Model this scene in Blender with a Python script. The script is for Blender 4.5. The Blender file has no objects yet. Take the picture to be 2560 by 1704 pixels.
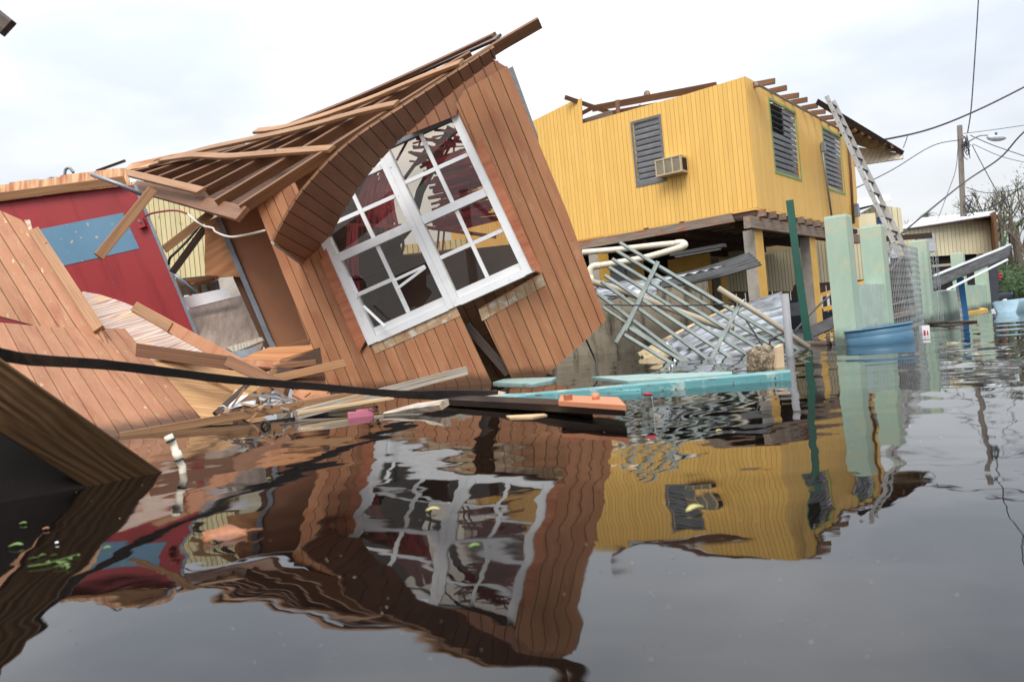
import bpy, math, random
import numpy as np
from mathutils import Vector, Matrix, noise
random.seed(11)
sc = bpy.context.scene
col = sc.collection
R = math.radians

# ------------------------------------------------------------------ camera
F, HC, CX, CY = 1950.0, 0.34, 1280.0, 852.0          # photo pixels, metres
roll, pitch = R(5.43), R(0.265)
FWD = Vector((0, math.cos(pitch), -math.sin(pitch)))
U0 = Vector((0, math.sin(pitch), math.cos(pitch)))
RIGHT = Vector((1, 0, 0)) * math.cos(roll) - U0 * math.sin(roll)
UP = Vector((1, 0, 0)) * math.sin(roll) + U0 * math.cos(roll)
CAM = Vector((0, 0, HC))
cd = bpy.data.cameras.new('camera')
cam = bpy.data.objects.new('camera', cd)
col.objects.link(cam)
cd.sensor_width = 36; cd.sensor_fit = 'HORIZONTAL'; cd.lens = 36 * F / 2560
cd.clip_start = 0.02; cd.clip_end = 3000
cam.matrix_world = Matrix(((RIGHT.x, UP.x, -FWD.x, CAM.x), (RIGHT.y, UP.y, -FWD.y, CAM.y),
                           (RIGHT.z, UP.z, -FWD.z, CAM.z), (0, 0, 0, 1)))
cd.dof.use_dof = True; cd.dof.focus_distance = 6.6; cd.dof.aperture_fstop = 4.5
sc.camera = cam

# ------------------------------------------------------------------ sky, sun, exposure
SUN_EL, SUN_ROT = R(52), R(200)
w = bpy.data.worlds.new('World'); sc.world = w; w.use_nodes = True
nt = w.node_tree; nt.nodes.clear()
wo = nt.nodes.new('ShaderNodeOutputWorld'); bg = nt.nodes.new('ShaderNodeBackground')
sky = nt.nodes.new('ShaderNodeTexSky'); sky.sky_type = 'NISHITA'; sky.sun_disc = False
sky.sun_elevation = SUN_EL; sky.sun_rotation = SUN_ROT; sky.air_density = 1.2; sky.dust_density = 3.0; sky.ozone_density = 1.5
tc = nt.nodes.new('ShaderNodeTexCoord')
mp = nt.nodes.new('ShaderNodeMapping'); mp.inputs['Scale'].default_value = (1, 1, 2.6)
nz = nt.nodes.new('ShaderNodeTexNoise'); nz.inputs['Scale'].default_value = 2.1; nz.inputs['Detail'].default_value = 5; nz.inputs['Roughness'].default_value = 0.5
cr = nt.nodes.new('ShaderNodeValToRGB')
cr.color_ramp.elements[0].position = 0.36; cr.color_ramp.elements[0].color = (7.9, 8.5, 9.4, 1)
cr.color_ramp.elements[1].position = 0.62; cr.color_ramp.elements[1].color = (11.8, 12.0, 12.3, 1)
mx = nt.nodes.new('ShaderNodeMix'); mx.data_type = 'RGBA'; mx.inputs[0].default_value = 0.88
nt.links.new(tc.outputs['Generated'], mp.inputs[0]); nt.links.new(mp.outputs[0], nz.inputs['Vector'])
nt.links.new(nz.outputs['Fac'], cr.inputs[0])
nt.links.new(sky.outputs[0], mx.inputs[6]); nt.links.new(cr.outputs[0], mx.inputs[7])
# an overcast sky grows brighter towards the zenith
sx_ = nt.nodes.new('ShaderNodeSeparateXYZ'); nt.links.new(tc.outputs['Generated'], sx_.inputs[0])
gr_ = nt.nodes.new('ShaderNodeMapRange'); gr_.inputs[1].default_value = 0.0; gr_.inputs[2].default_value = 1.0; gr_.inputs[3].default_value = 1.0; gr_.inputs[4].default_value = 3.3
nt.links.new(sx_.outputs['Z'], gr_.inputs[0])
vm = nt.nodes.new('ShaderNodeVectorMath'); vm.operation = 'SCALE'; nt.links.new(mx.outputs[2], vm.inputs[0]); nt.links.new(gr_.outputs[0], vm.inputs['Scale'])
nt.links.new(vm.outputs[0], bg.inputs[0]); bg.inputs[1].default_value = 0.0415
nt.links.new(bg.outputs[0], wo.inputs[0])
sl = bpy.data.lights.new('sun', 'SUN'); sl.energy = 1.5; sl.angle = R(28); sl.color = (1, 0.965, 0.91)
sun = bpy.data.objects.new('sun', sl); col.objects.link(sun)
# light comes from behind the photographer, high and a little to the left
_d = Vector((-0.28, -0.95, 0)).normalized() * math.cos(SUN_EL) + Vector((0, 0, math.sin(SUN_EL)))
sun.rotation_euler = _d.to_track_quat('Z', 'Y').to_euler(); sun.location = (0, -10, 20)
vs = sc.view_settings
vs.view_transform = 'Standard'; vs.look = 'None'; vs.exposure = 0.75; vs.gamma = 1.0; vs.use_curve_mapping = False

# ------------------------------------------------------------------ geometry helpers
def ray(x, y): return FWD + RIGHT * ((x - CX) / F) + UP * ((CY - y) / F)
def at(x, y, d): return CAM + ray(x, y) * d
def wat(x, y, z=0.0):
    r = ray(x, y); return CAM + r * ((z - HC) / r.z)
W = {}
def reg(o, M, parent=None):
    W[o.name] = M.copy()
    if parent is not None:
        o.parent = parent; o.matrix_parent_inverse = W[parent.name].inverted()
    o.matrix_basis = M
def tag(o, label=None, cat=None, group=None, kind=None):
    if label: o['label'] = label
    if cat: o['category'] = cat
    if group: o['group'] = group
    if kind: o['kind'] = kind
    return o
def thing(name, label, cat, loc, group=None):
    o = bpy.data.objects.new(name, None); col.objects.link(o); o.empty_display_size = 0.1
    reg(o, Matrix.Translation(Vector(loc))); return tag(o, label, cat, group)
def link_mesh(name, verts, faces, mat, M=Matrix.Identity(4), parent=None, smooth=False):
    me = bpy.data.meshes.new(name); me.from_pydata([tuple(v) for v in verts], [], faces); me.update()
    if mat is not None: me.materials.append(mat)
    if smooth: me.polygons.foreach_set('use_smooth', [True] * len(me.polygons))
    o = bpy.data.objects.new(name, me); col.objects.link(o); reg(o, M, parent); return o
class MB:
    def __init__(s): s.v = []; s.f = []
    def add(s, v, f):
        b = len(s.v); s.v += [tuple(p) for p in v]; s.f += [tuple(i + b for i in q) for q in f]; return s
    def prism(s, poly, z0, z1):
        a = sum(poly[i][0] * poly[(i + 1) % len(poly)][1] - poly[(i + 1) % len(poly)][0] * poly[i][1] for i in range(len(poly)))
        if a < 0: poly = poly[::-1]
        n = len(poly)
        v = [(p[0], p[1], z0) for p in poly] + [(p[0], p[1], z1) for p in poly]
        f = [tuple(range(n - 1, -1, -1)), tuple(range(n, 2 * n))] + [(i, (i + 1) % n, n + (i + 1) % n, n + i) for i in range(n)]
        return s.add(v, f)
    def box(s, a, b):
        return s.prism([(a[0], a[1]), (b[0], a[1]), (b[0], b[1]), (a[0], b[1])], a[2], b[2])
    def build(s, name, mat, M=Matrix.Identity(4), parent=None, smooth=False):
        return link_mesh(name, s.v, s.f, mat, M, parent, smooth)
def frame(o, x, z):
    x = x.normalized(); z = (z - x * z.dot(x)).normalized(); y = z.cross(x)
    return Matrix(((x.x, y.x, z.x, o.x), (x.y, y.y, z.y, o.y), (x.z, y.z, z.z, o.z), (0, 0, 0, 1)))
class Face:
    """a plane in space; local z looks to the camera side"""
    def __init__(s, p, q, r, ya=None, yb=None):
        n = (q - p).cross(r - p).normalized()
        if n.dot(CAM - p) < 0: n = -n
        s.o = p; s.n = n
        y = (s.hit(*yb) - s.hit(*ya)) if ya else (q - p)
        y = (y - n * y.dot(n)).normalized(); x = y.cross(n)
        s.M = frame(p, x, n); s.Mi = s.M.inverted()
    def hit(s, x, y):
        r = ray(x, y); t = (s.o - CAM).dot(s.n) / r.dot(s.n)
        if t < 0.6 or t > 70: print('BADHIT', x, y, t, s.o)
        return CAM + r * t
    def uv(s, x, y):
        l = s.Mi @ s.hit(x, y); return (l.x, l.y)
    def xyz(s, u, v, z=0): return s.M @ Vector((u, v, z))
def hface(p, xdir):
    """vertical wall through p; local x = xdir, y = up"""
    f = Face.__new__(Face); x = Vector((xdir[0], xdir[1], 0)).normalized(); z = x.cross(Vector((0, 0, 1)))
    f.o = p; f.n = z; f.M = frame(p, x, z); f.Mi = f.M.inverted(); return f
def clip(poly, a, b, c):
    out = []
    for i in range(len(poly)):
        p, q = poly[i], poly[(i + 1) % len(poly)]
        dp, dq = a * p[0] + b * p[1] - c, a * q[0] + b * q[1] - c
        if dp <= 0: out.append(p)
        if dp * dq < 0:
            t = dp / (dp - dq); out.append((p[0] + (q[0] - p[0]) * t, p[1] + (q[1] - p[1]) * t))
    return out
def area(p): return 0.5 * sum(p[i][0] * p[(i + 1) % len(p)][1] - p[(i + 1) % len(p)][0] * p[i][1] for i in range(len(p)))
def minus(poly, hole):
    if area(hole) < 0: hole = hole[::-1]
    res = []; cur = poly
    for i in range(len(hole)):
        p, q = hole[i], hole[(i + 1) % len(hole)]
        a, b = (q[1] - p[1]), -(q[0] - p[0]); c = a * p[0] + b * p[1]      # inside: a x + b y <= c
        o = clip(cur, -a, -b, -c)
        if len(o) > 2 and abs(area(o)) > 1e-5: res.append(o)
        cur = clip(cur, a, b, c)
        if len(cur) < 3: break
    return res
def islands(fr):
    """groups of polygons that share an edge"""
    def touch(p, q):
        for i in range(len(p)):
            a, b = p[i], p[(i + 1) % len(p)]; L = math.hypot(b[0] - a[0], b[1] - a[1])
            if L < 1e-5: continue
            ux, uy = (b[0] - a[0]) / L, (b[1] - a[1]) / L
            for j in range(len(q)):
                c, d = q[j], q[(j + 1) % len(q)]
                if abs((c[0] - a[0]) * uy - (c[1] - a[1]) * ux) > 1e-5 or abs((d[0] - a[0]) * uy - (d[1] - a[1]) * ux) > 1e-5: continue
                t0, t1 = sorted(((c[0] - a[0]) * ux + (c[1] - a[1]) * uy, (d[0] - a[0]) * ux + (d[1] - a[1]) * uy))
                if min(t1, L) - max(t0, 0) > 1e-3: return True
        return False
    gs = []
    for p in fr:
        hit = [g for g in gs if any(touch(p, q) for q in g)]
        gs = [g for g in gs if g not in hit] + [[p] + [q for g in hit for q in g]]
    return gs
def siding(parent, face, pxpoly, step, mat, back, holes=(), gap=0.010, th=0.011, name='board', phase=0.0, zoff=0.0, uvpoly=None, jit=0.0015, backth=0.008, wall=None):
    poly = uvpoly or [face.uv(*p) for p in pxpoly]
    hl = [[face.uv(*p) for p in h] for h in holes]
    def cut(pl):
        ps = [pl]
        for h in hl: ps = [r for q in ps for r in minus(q, h)]
        return [q for q in ps if len(q) > 2 and abs(area(q)) > 3e-5]
    if back is not None:
        m = MB()
        for q in cut(poly): m.prism(q, zoff - th - backth, zoff - th + 0.001)
        bk = m.build(wall or 'backing', back, face.M, parent)
        if wall: parent = bk
    x0 = min(p[0] for p in poly); x1 = max(p[0] for p in poly)
    k = math.floor((x0 - phase) / step)
    while phase + k * step < x1:
        a, b = phase + k * step + gap / 2, phase + (k + 1) * step - gap / 2
        pl = clip(clip(poly, -1, 0, -a), 1, 0, b)
        if len(pl) > 2:
            for gp_ in islands(cut(pl)):
                m = MB(); j = random.uniform(-jit, jit)
                for q in gp_: m.prism(q, zoff - th + 0.002, zoff + j)
                m.build(name, mat, face.M, parent)
        k += 1
def slab(name, face, pxpoly, th, mat, parent=None, z=0.0, uvpoly=None):
    return MB().prism(uvpoly or [face.uv(*p) for p in pxpoly], z - th, z).build(name, mat, face.M, parent)
def rprof(w, t, c=0.003, centred=False):
    c = min(c, w * .2, t * .2); z1 = t / 2 if centred else 0; z0 = z1 - t; h = w / 2
    return [(-h + c, z0), (h - c, z0), (h, z0 + c), (h, z1 - c), (h - c, z1), (-h + c, z1), (-h, z1 - c), (-h, z0 + c)]
def cprof(r, n=8): return [(r * math.cos(2 * math.pi * i / n), r * math.sin(2 * math.pi * i / n)) for i in range(n)]
def sweep(name, path, prof, mat, parent=None, zh=None, smooth=False, scales=None):
    """profile (y,z) along a path; local x runs along the piece"""
    path = [Vector(p) for p in path]; n = len(path)
    mid = sum(path, Vector()) / n
    if zh is None: zh = (CAM - mid).normalized()
    ax = path[-1] - path[0]
    if ax.length < 1e-3: ax = path[n // 3] - path[0]
    if abs(ax.normalized().dot(zh.normalized())) > .999: zh = ax.orthogonal()
    M = frame(path[0], ax, zh); Mi = M.inverted()
    v = []; f = []; k = len(prof)
    for i, p in enumerate(path):
        t = ((path[min(i + 1, n - 1)] - p).normalized() + (p - path[max(i - 1, 0)]).normalized())
        t = t.normalized() if t.length > 1e-6 else (path[-1] - path[0]).normalized()
        z = zh - t * zh.dot(t)
        z = z.normalized() if z.length > 1e-4 else Vector((0, 0, 1)).cross(t).normalized()
        y = z.cross(t); s = scales[i] if scales else 1
        v += [Mi @ (p + y * (q[0] * s) + z * (q[1] * s)) for q in prof]
    for i in range(n - 1):
        for j in range(k):
            a, b = i * k + j, i * k + (j + 1) % k
            f.append((a, a + k, b + k, b) if True else None)
    f.append(tuple(range(k))); f.append(tuple((n - 1) * k + j for j in range(k - 1, -1, -1)))
    return link_mesh(name, v, f, mat, M, parent, smooth)
def beam(name, a, b, w, t, mat, parent=None, zh=None, px=True):
    """lumber between two (x, y, depth) photo points; w in photo pixels when px, else metres"""
    A = at(*a) if not isinstance(a, Vector) else a; B = at(*b) if not isinstance(b, Vector) else b
    d = ((A - CAM).dot(FWD) + (B - CAM).dot(FWD)) / 2
    ww = w * d / F if px else w
    o = sweep(name, [A, B], rprof(ww, t), mat, parent, zh)
    sk = random.uniform(-.22, .22); sk2 = random.uniform(-.22, .22)
    for v in o.data.vertices:
        y = v.co.y / ww
        v.co.x += ww * ((sk if v.co.x < .001 else sk2) * y + random.uniform(-.05, .05))
    return o
def tube(name, pts, r, mat, parent=None, n=8, smooth=True):
    return sweep(name, [at(*p) if not isinstance(p, Vector) else p for p in pts], cprof(r, n), mat, parent, smooth=smooth)
def curve_pts(pts, n=6):
    """Catmull-Rom through tuples"""
    P = [pts[0]] + list(pts) + [pts[-1]]; out = []
    for i in range(1, len(P) - 2):
        for j in range(n):
            t = j / n; a, b, c, d = P[i - 1], P[i], P[i + 1], P[i + 2]
            out.append(tuple(0.5 * (2 * b[k] + (c[k] - a[k]) * t + (2 * a[k] - 5 * b[k] + 4 * c[k] - d[k]) * t * t + (3 * b[k] - a[k] - 3 * c[k] + d[k]) * t ** 3) for k in range(len(b))))
    return out + [tuple(pts[-1])]

# ------------------------------------------------------------------ materials
MATS = {}
def mat(name, c1, c2=None, sc=(6, 6, 6), rough=0.6, metal=0.0, stain=None, bump=0.15, wave=None, rnd=0.12, lo=0.35, hi=0.65, spec=0.4, detail=6, fleck=None, bscale=None, coat=0, wmix=0.4, wet=0.0):
    """colour from stretched noise; stain=(colour, scale3, lo, hi); wave=(scale, distortion, xscale); fleck=(colour, scale, threshold)"""
    m = bpy.data.materials.new(name); m.use_nodes = True; MATS[name] = m
    t = m.node_tree; N = t.nodes; L = t.links; b = N['Principled BSDF']
    tcn = N.new('ShaderNodeTexCoord'); oi = N.new('ShaderNodeObjectInfo')
    add = N.new('ShaderNodeVectorMath'); add.operation = 'ADD'
    sh = N.new('ShaderNodeVectorMath'); sh.operation = 'SCALE'; sh.inputs[0].default_value = (7.3, 3.1, 5.7) if (wave or rnd > 0.2) else (0, 0, 0)
    L.new(oi.outputs['Random'], sh.inputs['Scale']); L.new(tcn.outputs['Object'], add.inputs[0]); L.new(sh.outputs[0], add.inputs[1])
    def noi(s3, det=detail, src=None):
        mpn = N.new('ShaderNodeMapping'); mpn.inputs['Scale'].default_value = s3; L.new((src or add).outputs[0] if src is None else src, mpn.inputs[0])
        x = N.new('ShaderNodeTexNoise'); x.inputs['Scale'].default_value = 1; x.inputs['Detail'].default_value = det; x.inputs['Roughness'].default_value = 0.6
        L.new(mpn.outputs[0], x.inputs['Vector']); return x.outputs['Fac']
    def rng(src, lo, hi):
        x = N.new('ShaderNodeMapRange'); x.inputs[1].default_value = lo; x.inputs[2].default_value = hi; L.new(src, x.inputs[0]); return x.outputs[0]
    def mix(f, A, B, mode='MIX'):
        x = N.new('ShaderNodeMix'); x.data_type = 'RGBA'; x.blend_type = mode
        for i, q in ((0, f), (6, A), (7, B)):
            if isinstance(q, (int, float)): x.inputs[i].default_value = q
            elif isinstance(q, tuple): x.inputs[i].default_value = q + (1,)
            else: L.new(q, x.inputs[i])
        return x.outputs[2]
    c2 = c2 or tuple(v * 0.8 for v in c1)
    g = noi(sc); fac = rng(g, lo, hi)
    if wave:
        mpn = N.new('ShaderNodeMapping'); mpn.inputs['Scale'].default_value = (wave[2], 1, 1); L.new(add.outputs[0], mpn.inputs[0])
        wv = N.new('ShaderNodeTexWave'); wv.wave_type = 'BANDS'; wv.bands_direction = 'DIAGONAL' if wave[3:] else 'Y'
        wv.inputs['Scale'].default_value = wave[0]; wv.inputs['Distortion'].default_value = wave[1]; wv.inputs['Detail'].default_value = 2.0
        wv.inputs['Detail Scale'].default_value = 0.8; wv.inputs['Detail Roughness'].default_value = 0.45
        L.new(mpn.outputs[0], wv.inputs['Vector'])
        mm = N.new('ShaderNodeMath'); mm.operation = 'MULTIPLY_ADD'; mm.inputs[1].default_value = wmix; L.new(wv.outputs['Fac'], mm.inputs[0])
        m3 = N.new('ShaderNodeMath'); m3.operation = 'MULTIPLY'; m3.inputs[1].default_value = 1 - wmix; L.new(fac, m3.inputs[0]); L.new(m3.outputs[0], mm.inputs[2])
        fac = mm.outputs[0]
    c = mix(fac, c1, c2)
    if stain:
        for s in (stain if isinstance(stain, list) else [stain]):
            c = mix(rng(noi(s[1]), s[2], s[3]), c, s[0])
    if fleck:
        c = mix(rng(noi((fleck[1],) * 3, 2), fleck[2], fleck[2] + 0.02), c, fleck[0])
    if rnd:
        v = N.new('ShaderNodeMapRange'); v.inputs[3].default_value = 1 - rnd; v.inputs[4].default_value = 1 + rnd; L.new(oi.outputs['Random'], v.inputs[0])
        h = N.new('ShaderNodeHueSaturation'); L.new(v.outputs[0], h.inputs['Value']); L.new(c, h.inputs['Color']); c = h.outputs[0]
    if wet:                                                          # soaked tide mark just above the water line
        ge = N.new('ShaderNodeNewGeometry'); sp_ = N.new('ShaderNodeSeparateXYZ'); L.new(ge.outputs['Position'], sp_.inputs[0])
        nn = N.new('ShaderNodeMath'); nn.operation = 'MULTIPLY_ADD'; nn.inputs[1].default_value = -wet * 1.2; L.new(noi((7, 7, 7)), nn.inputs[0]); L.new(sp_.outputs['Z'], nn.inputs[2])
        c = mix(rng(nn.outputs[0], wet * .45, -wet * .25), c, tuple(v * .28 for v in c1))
    L.new(c, b.inputs['Base Color'])
    b.inputs['Roughness'].default_value = rough; b.inputs['Metallic'].default_value = metal; b.inputs['Specular IOR Level'].default_value = spec
    if coat: b.inputs['Coat Weight'].default_value = coat
    rr = N.new('ShaderNodeMapRange'); rr.inputs[3].default_value = max(0.02, rough - 0.12); rr.inputs[4].default_value = min(1, rough + 0.15); L.new(g, rr.inputs[0]); L.new(rr.outputs[0], b.inputs['Roughness'])
    if bump:
        bn = N.new('ShaderNodeBump'); bn.inputs['Strength'].default_value = bump; bn.inputs['Distance'].default_value = 0.01
        L.new(noi(bscale) if bscale else fac, bn.inputs['Height']); L.new(bn.outputs[0], b.inputs['Normal'])
    return m
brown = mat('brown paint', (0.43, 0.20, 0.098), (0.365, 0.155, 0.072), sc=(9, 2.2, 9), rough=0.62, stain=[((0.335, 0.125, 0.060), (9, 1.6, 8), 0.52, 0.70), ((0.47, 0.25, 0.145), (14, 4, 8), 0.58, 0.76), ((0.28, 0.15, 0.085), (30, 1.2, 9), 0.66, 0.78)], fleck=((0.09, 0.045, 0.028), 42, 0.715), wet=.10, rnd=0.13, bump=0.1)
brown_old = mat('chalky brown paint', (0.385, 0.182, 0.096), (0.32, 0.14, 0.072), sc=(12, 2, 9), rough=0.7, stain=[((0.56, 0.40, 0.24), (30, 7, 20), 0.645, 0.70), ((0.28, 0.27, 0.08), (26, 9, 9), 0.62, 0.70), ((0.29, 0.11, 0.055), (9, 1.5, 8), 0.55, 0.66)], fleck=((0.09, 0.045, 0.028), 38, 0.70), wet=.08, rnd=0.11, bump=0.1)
brown_dark = mat('shaded arch brown', (0.32, 0.145, 0.078), (0.26, 0.11, 0.058), sc=(7, 2, 7), rough=0.6, rnd=0.09, fleck=((0.5, 0.4, 0.2), 55, 0.76), bump=0.08)  # darkened copy of the wall brown for the shade on the overhanging arch
brown_flat = mat('interior brown paint', (0.42, 0.18, 0.088), (0.37, 0.155, 0.074), sc=(2, 2, 2), rough=0.55, rnd=0.03, bump=0.03)
trim_red = mat('red brown trim', (0.46, 0.17, 0.08), (0.30, 0.09, 0.04), sc=(3, 14, 14), rough=0.5, rnd=0.08)
groove = mat('raw groove wood', (0.25, 0.16, 0.07), (0.13, 0.075, 0.032), sc=(9, 3, 9), rough=0.9, rnd=0.0)
bare_edge = mat('bare weathered wood edge', (0.50, 0.37, 0.22), (0.36, 0.20, 0.11), sc=(9, 5, 9), rough=0.8, stain=((0.58, 0.53, 0.46), (10, 14, 10), 0.50, 0.66), rnd=0.04)
yellow = mat('yellow paint', (0.80, 0.485, 0.125), (0.76, 0.45, 0.11), sc=(5, 1.2, 5), rough=0.55, stain=[((0.66, 0.38, 0.11), (9, 1.2, 9), 0.58, 0.78), ((0.45, 0.28, 0.12), (26, 1.0, 9), 0.70, 0.80)], rnd=0.045, bump=0.04)
yellow_gr = mat('yellow groove', (0.50, 0.26, 0.05), (0.40, 0.20, 0.04), rough=0.8, rnd=0)
yellow_pl = mat('yellow painted concrete', (0.74, 0.43, 0.09), (0.66, 0.37, 0.07), sc=(3, 3, 3), rough=0.6, rnd=0.05)
cream = mat('cream paint', (0.66, 0.56, 0.31), (0.58, 0.48, 0.25), sc=(8, 2, 8), rough=0.6, stain=((0.16, 0.14, 0.09), (7, 3, 7), 0.60, 0.74), rnd=0.05, bump=0.05)
cream_cl = mat('clean cream paint', (0.74, 0.67, 0.46), (0.68, 0.60, 0.40), sc=(3, 1, 3), rough=0.6, rnd=0.03, bump=0.03)
cream_gr = mat('cream groove', (0.14, 0.11, 0.06), rough=0.9, rnd=0)
redp = mat('red paint', (0.37, 0.040, 0.045), (0.32, 0.034, 0.038), sc=(1.5, 1.5, 1.5), rough=0.45, rnd=0.0, fleck=((0.12, 0.10, 0.09), 14, 0.69), stain=((0.25, 0.024, 0.028), (7, 1.0, 5), 0.52, 0.70), bump=0.02)
bluep = mat('grey blue paint', (0.14, 0.27, 0.38), (0.12, 0.24, 0.35), sc=(2, 2, 2), rough=0.5, rnd=0, fleck=((0.45, 0.42, 0.34), 13, 0.675), bump=0.02)
lum = mat('pine lumber', (0.40, 0.22, 0.105), (0.21, 0.095, 0.040), sc=(1.3, 26, 26), rough=0.62, wave=(16, 7, 0.07), wmix=0.20, lo=0.28, hi=0.72, fleck=((0.07, 0.03, 0.012), 7.5, 0.735), rnd=0.22)
lum_red = mat('reddish lumber', (0.21, 0.098, 0.046), (0.105, 0.045, 0.020), sc=(1.3, 26, 26), rough=0.6, wave=(16, 7, 0.07), wmix=0.20, lo=0.28, hi=0.72, fleck=((0.07, 0.03, 0.012), 7.5, 0.735), rnd=0.22)  # tone lowered to carry the shade on the rafter sides
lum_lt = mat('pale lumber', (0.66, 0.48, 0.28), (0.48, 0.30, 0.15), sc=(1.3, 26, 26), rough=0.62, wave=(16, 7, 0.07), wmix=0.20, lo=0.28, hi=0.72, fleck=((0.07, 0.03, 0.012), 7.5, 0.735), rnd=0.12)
lum_gy = mat('weathered grey lumber', (0.50, 0.45, 0.38), (0.24, 0.19, 0.14), sc=(2, 45, 45), rough=0.8, wave=(11, 6, 0.08), rnd=0.15, stain=((0.42, 0.28, 0.16), (5, 8, 8), 0.55, 0.65))
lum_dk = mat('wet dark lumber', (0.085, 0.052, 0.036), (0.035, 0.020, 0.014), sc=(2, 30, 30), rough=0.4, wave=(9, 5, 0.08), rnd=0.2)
beam_gy = mat('old grey beam', (0.30, 0.24, 0.19), (0.13, 0.085, 0.06), sc=(2, 30, 30), rough=0.85, wave=(10, 5, 0.06), rnd=0.2, stain=((0.30, 0.09, 0.05), (1.6, 6, 6), 0.55, 0.64))
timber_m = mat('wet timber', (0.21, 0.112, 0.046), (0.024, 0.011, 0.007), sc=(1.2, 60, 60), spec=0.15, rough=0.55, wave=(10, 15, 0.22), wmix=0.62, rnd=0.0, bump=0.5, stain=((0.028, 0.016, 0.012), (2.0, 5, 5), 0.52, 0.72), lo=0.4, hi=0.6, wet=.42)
ply = mat('plywood', (0.66, 0.41, 0.20), (0.40, 0.19, 0.07), sc=(2, 30, 30), rough=0.6, wmix=0.55, wave=(7, 14, 0.22), rnd=0.0)
ply_gy = mat('greyed plywood', (0.66, 0.53, 0.44), (0.24, 0.13, 0.10), sc=(2, 30, 30), rough=0.65, wmix=0.6, wave=(7, 16, 0.3), rnd=0.0, stain=((0.60, 0.36, 0.18), (2, 2.5, 2), 0.50, 0.62))
ply_red = mat('reddish plywood', (0.50, 0.24, 0.10), (0.34, 0.13, 0.05), sc=(2, 30, 30), rough=0.6, wave=(4, 9, 0.2), rnd=0.0)
ply_edge = mat('streaked plywood', (0.70, 0.44, 0.23), (0.42, 0.16, 0.075), sc=(14, 1.6, 10), rough=0.6, rnd=0.0, lo=0.42, hi=0.58)
floor_gy = mat('weathered floor plywood', (0.33, 0.25, 0.20), (0.20, 0.15, 0.12), sc=(3, 14, 10), rough=0.7, rnd=0.0, fleck=((0.5, 0.42, 0.3), 26, 0.70))
whitep = mat('white frame paint', (0.80, 0.80, 0.80), (0.74, 0.75, 0.76), sc=(5, 5, 5), rough=0.35, rnd=0.03, bump=0.02, stain=((0.66, 0.65, 0.62), (7, 7, 7), 0.56, 0.74), fleck=((0.2, 0.18, 0.15), 34, 0.73))
pvc = mat('cream plastic pipe', (0.74, 0.66, 0.52), (0.70, 0.61, 0.46), sc=(3, 8, 8), rough=0.35, rnd=0.05, stain=((0.50, 0.40, 0.27), (6, 9, 9), 0.62, 0.72))
pvc_bg = mat('beige pipe', (0.38, 0.33, 0.245), (0.29, 0.25, 0.18), sc=(2, 8, 8), rough=0.5, rnd=0.05)
galv = mat('galvanised sheet', (0.50, 0.52, 0.54), (0.20, 0.205, 0.215), sc=(2.0, 9, 5), rough=0.17, metal=0.95, rnd=0.05, stain=[((0.09, 0.085, 0.08), (1.2, 26, 6), 0.52, 0.62), ((0.30, 0.25, 0.2), (3, 4, 4), 0.62, 0.74)])  # dark streaks along the ridges paint the reflections; brown blotches are stains
galv_dk = mat('blackened sheet metal', (0.055, 0.055, 0.055), (0.022, 0.021, 0.020), sc=(4, 8, 4), rough=0.5, metal=0.2, rnd=0.05)
galv_bg = mat('beige painted sheet', (0.60, 0.49, 0.31), (0.44, 0.33, 0.18), sc=(3, 8, 4), rough=0.5, rnd=0.05, stain=((0.20, 0.12, 0.06), (4, 4, 4), 0.60, 0.7))
steel_gn = mat('weathered green steel', (0.25, 0.29, 0.265), (0.15, 0.18, 0.165), sc=(6, 20, 20), rough=0.5, rnd=0.12, stain=((0.28, 0.14, 0.08), (9, 12, 12), 0.64, 0.70))
steel_gy = mat('grey conduit', (0.28, 0.30, 0.33), (0.20, 0.21, 0.23), sc=(5, 12, 12), rough=0.4, metal=0.4, rnd=0.08)
post_gn = mat('dark green post paint', (0.012, 0.085, 0.058), (0.010, 0.065, 0.045), sc=(3, 9, 9), rough=0.4, rnd=0, fleck=((0.3, 0.33, 0.3), 45, 0.78))
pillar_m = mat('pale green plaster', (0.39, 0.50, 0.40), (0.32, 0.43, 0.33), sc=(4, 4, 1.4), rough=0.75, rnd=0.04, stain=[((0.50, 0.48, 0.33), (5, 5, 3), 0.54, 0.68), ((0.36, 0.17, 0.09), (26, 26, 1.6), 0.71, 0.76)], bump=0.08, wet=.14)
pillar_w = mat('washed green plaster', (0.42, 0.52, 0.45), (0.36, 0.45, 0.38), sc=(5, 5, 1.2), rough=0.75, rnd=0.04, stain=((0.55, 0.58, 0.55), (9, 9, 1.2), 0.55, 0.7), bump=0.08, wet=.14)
conc = mat('stained concrete', (0.34, 0.29, 0.21), (0.20, 0.17, 0.125), sc=(3, 3, 3), rough=0.85, rnd=0, stain=[((0.055, 0.042, 0.03), (7, 1.8, 7), 0.50, 0.66), ((0.10, 0.10, 0.05), (3, 3, 3), 0.60, 0.7)], bump=0.3)
rubble = mat('broken concrete', (0.42, 0.33, 0.22), (0.13, 0.10, 0.07), sc=(45, 45, 45), rough=0.9, rnd=0, bump=0.9)
rubble_f = mat('plastered concrete', (0.62, 0.46, 0.30), (0.55, 0.40, 0.25), sc=(8, 8, 8), rough=0.8, rnd=0)
turq = mat('turquoise paint', (0.135, 0.34, 0.35), (0.10, 0.28, 0.295), sc=(3, 9, 9), rough=0.5, rnd=0.06, stain=[((0.42, 0.50, 0.46), (7, 7, 7), 0.56, 0.64), ((0.16, 0.10, 0.06), (6, 22, 22), 0.60, 0.64)], fleck=((0.1, 0.07, 0.05), 40, 0.68))
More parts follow.
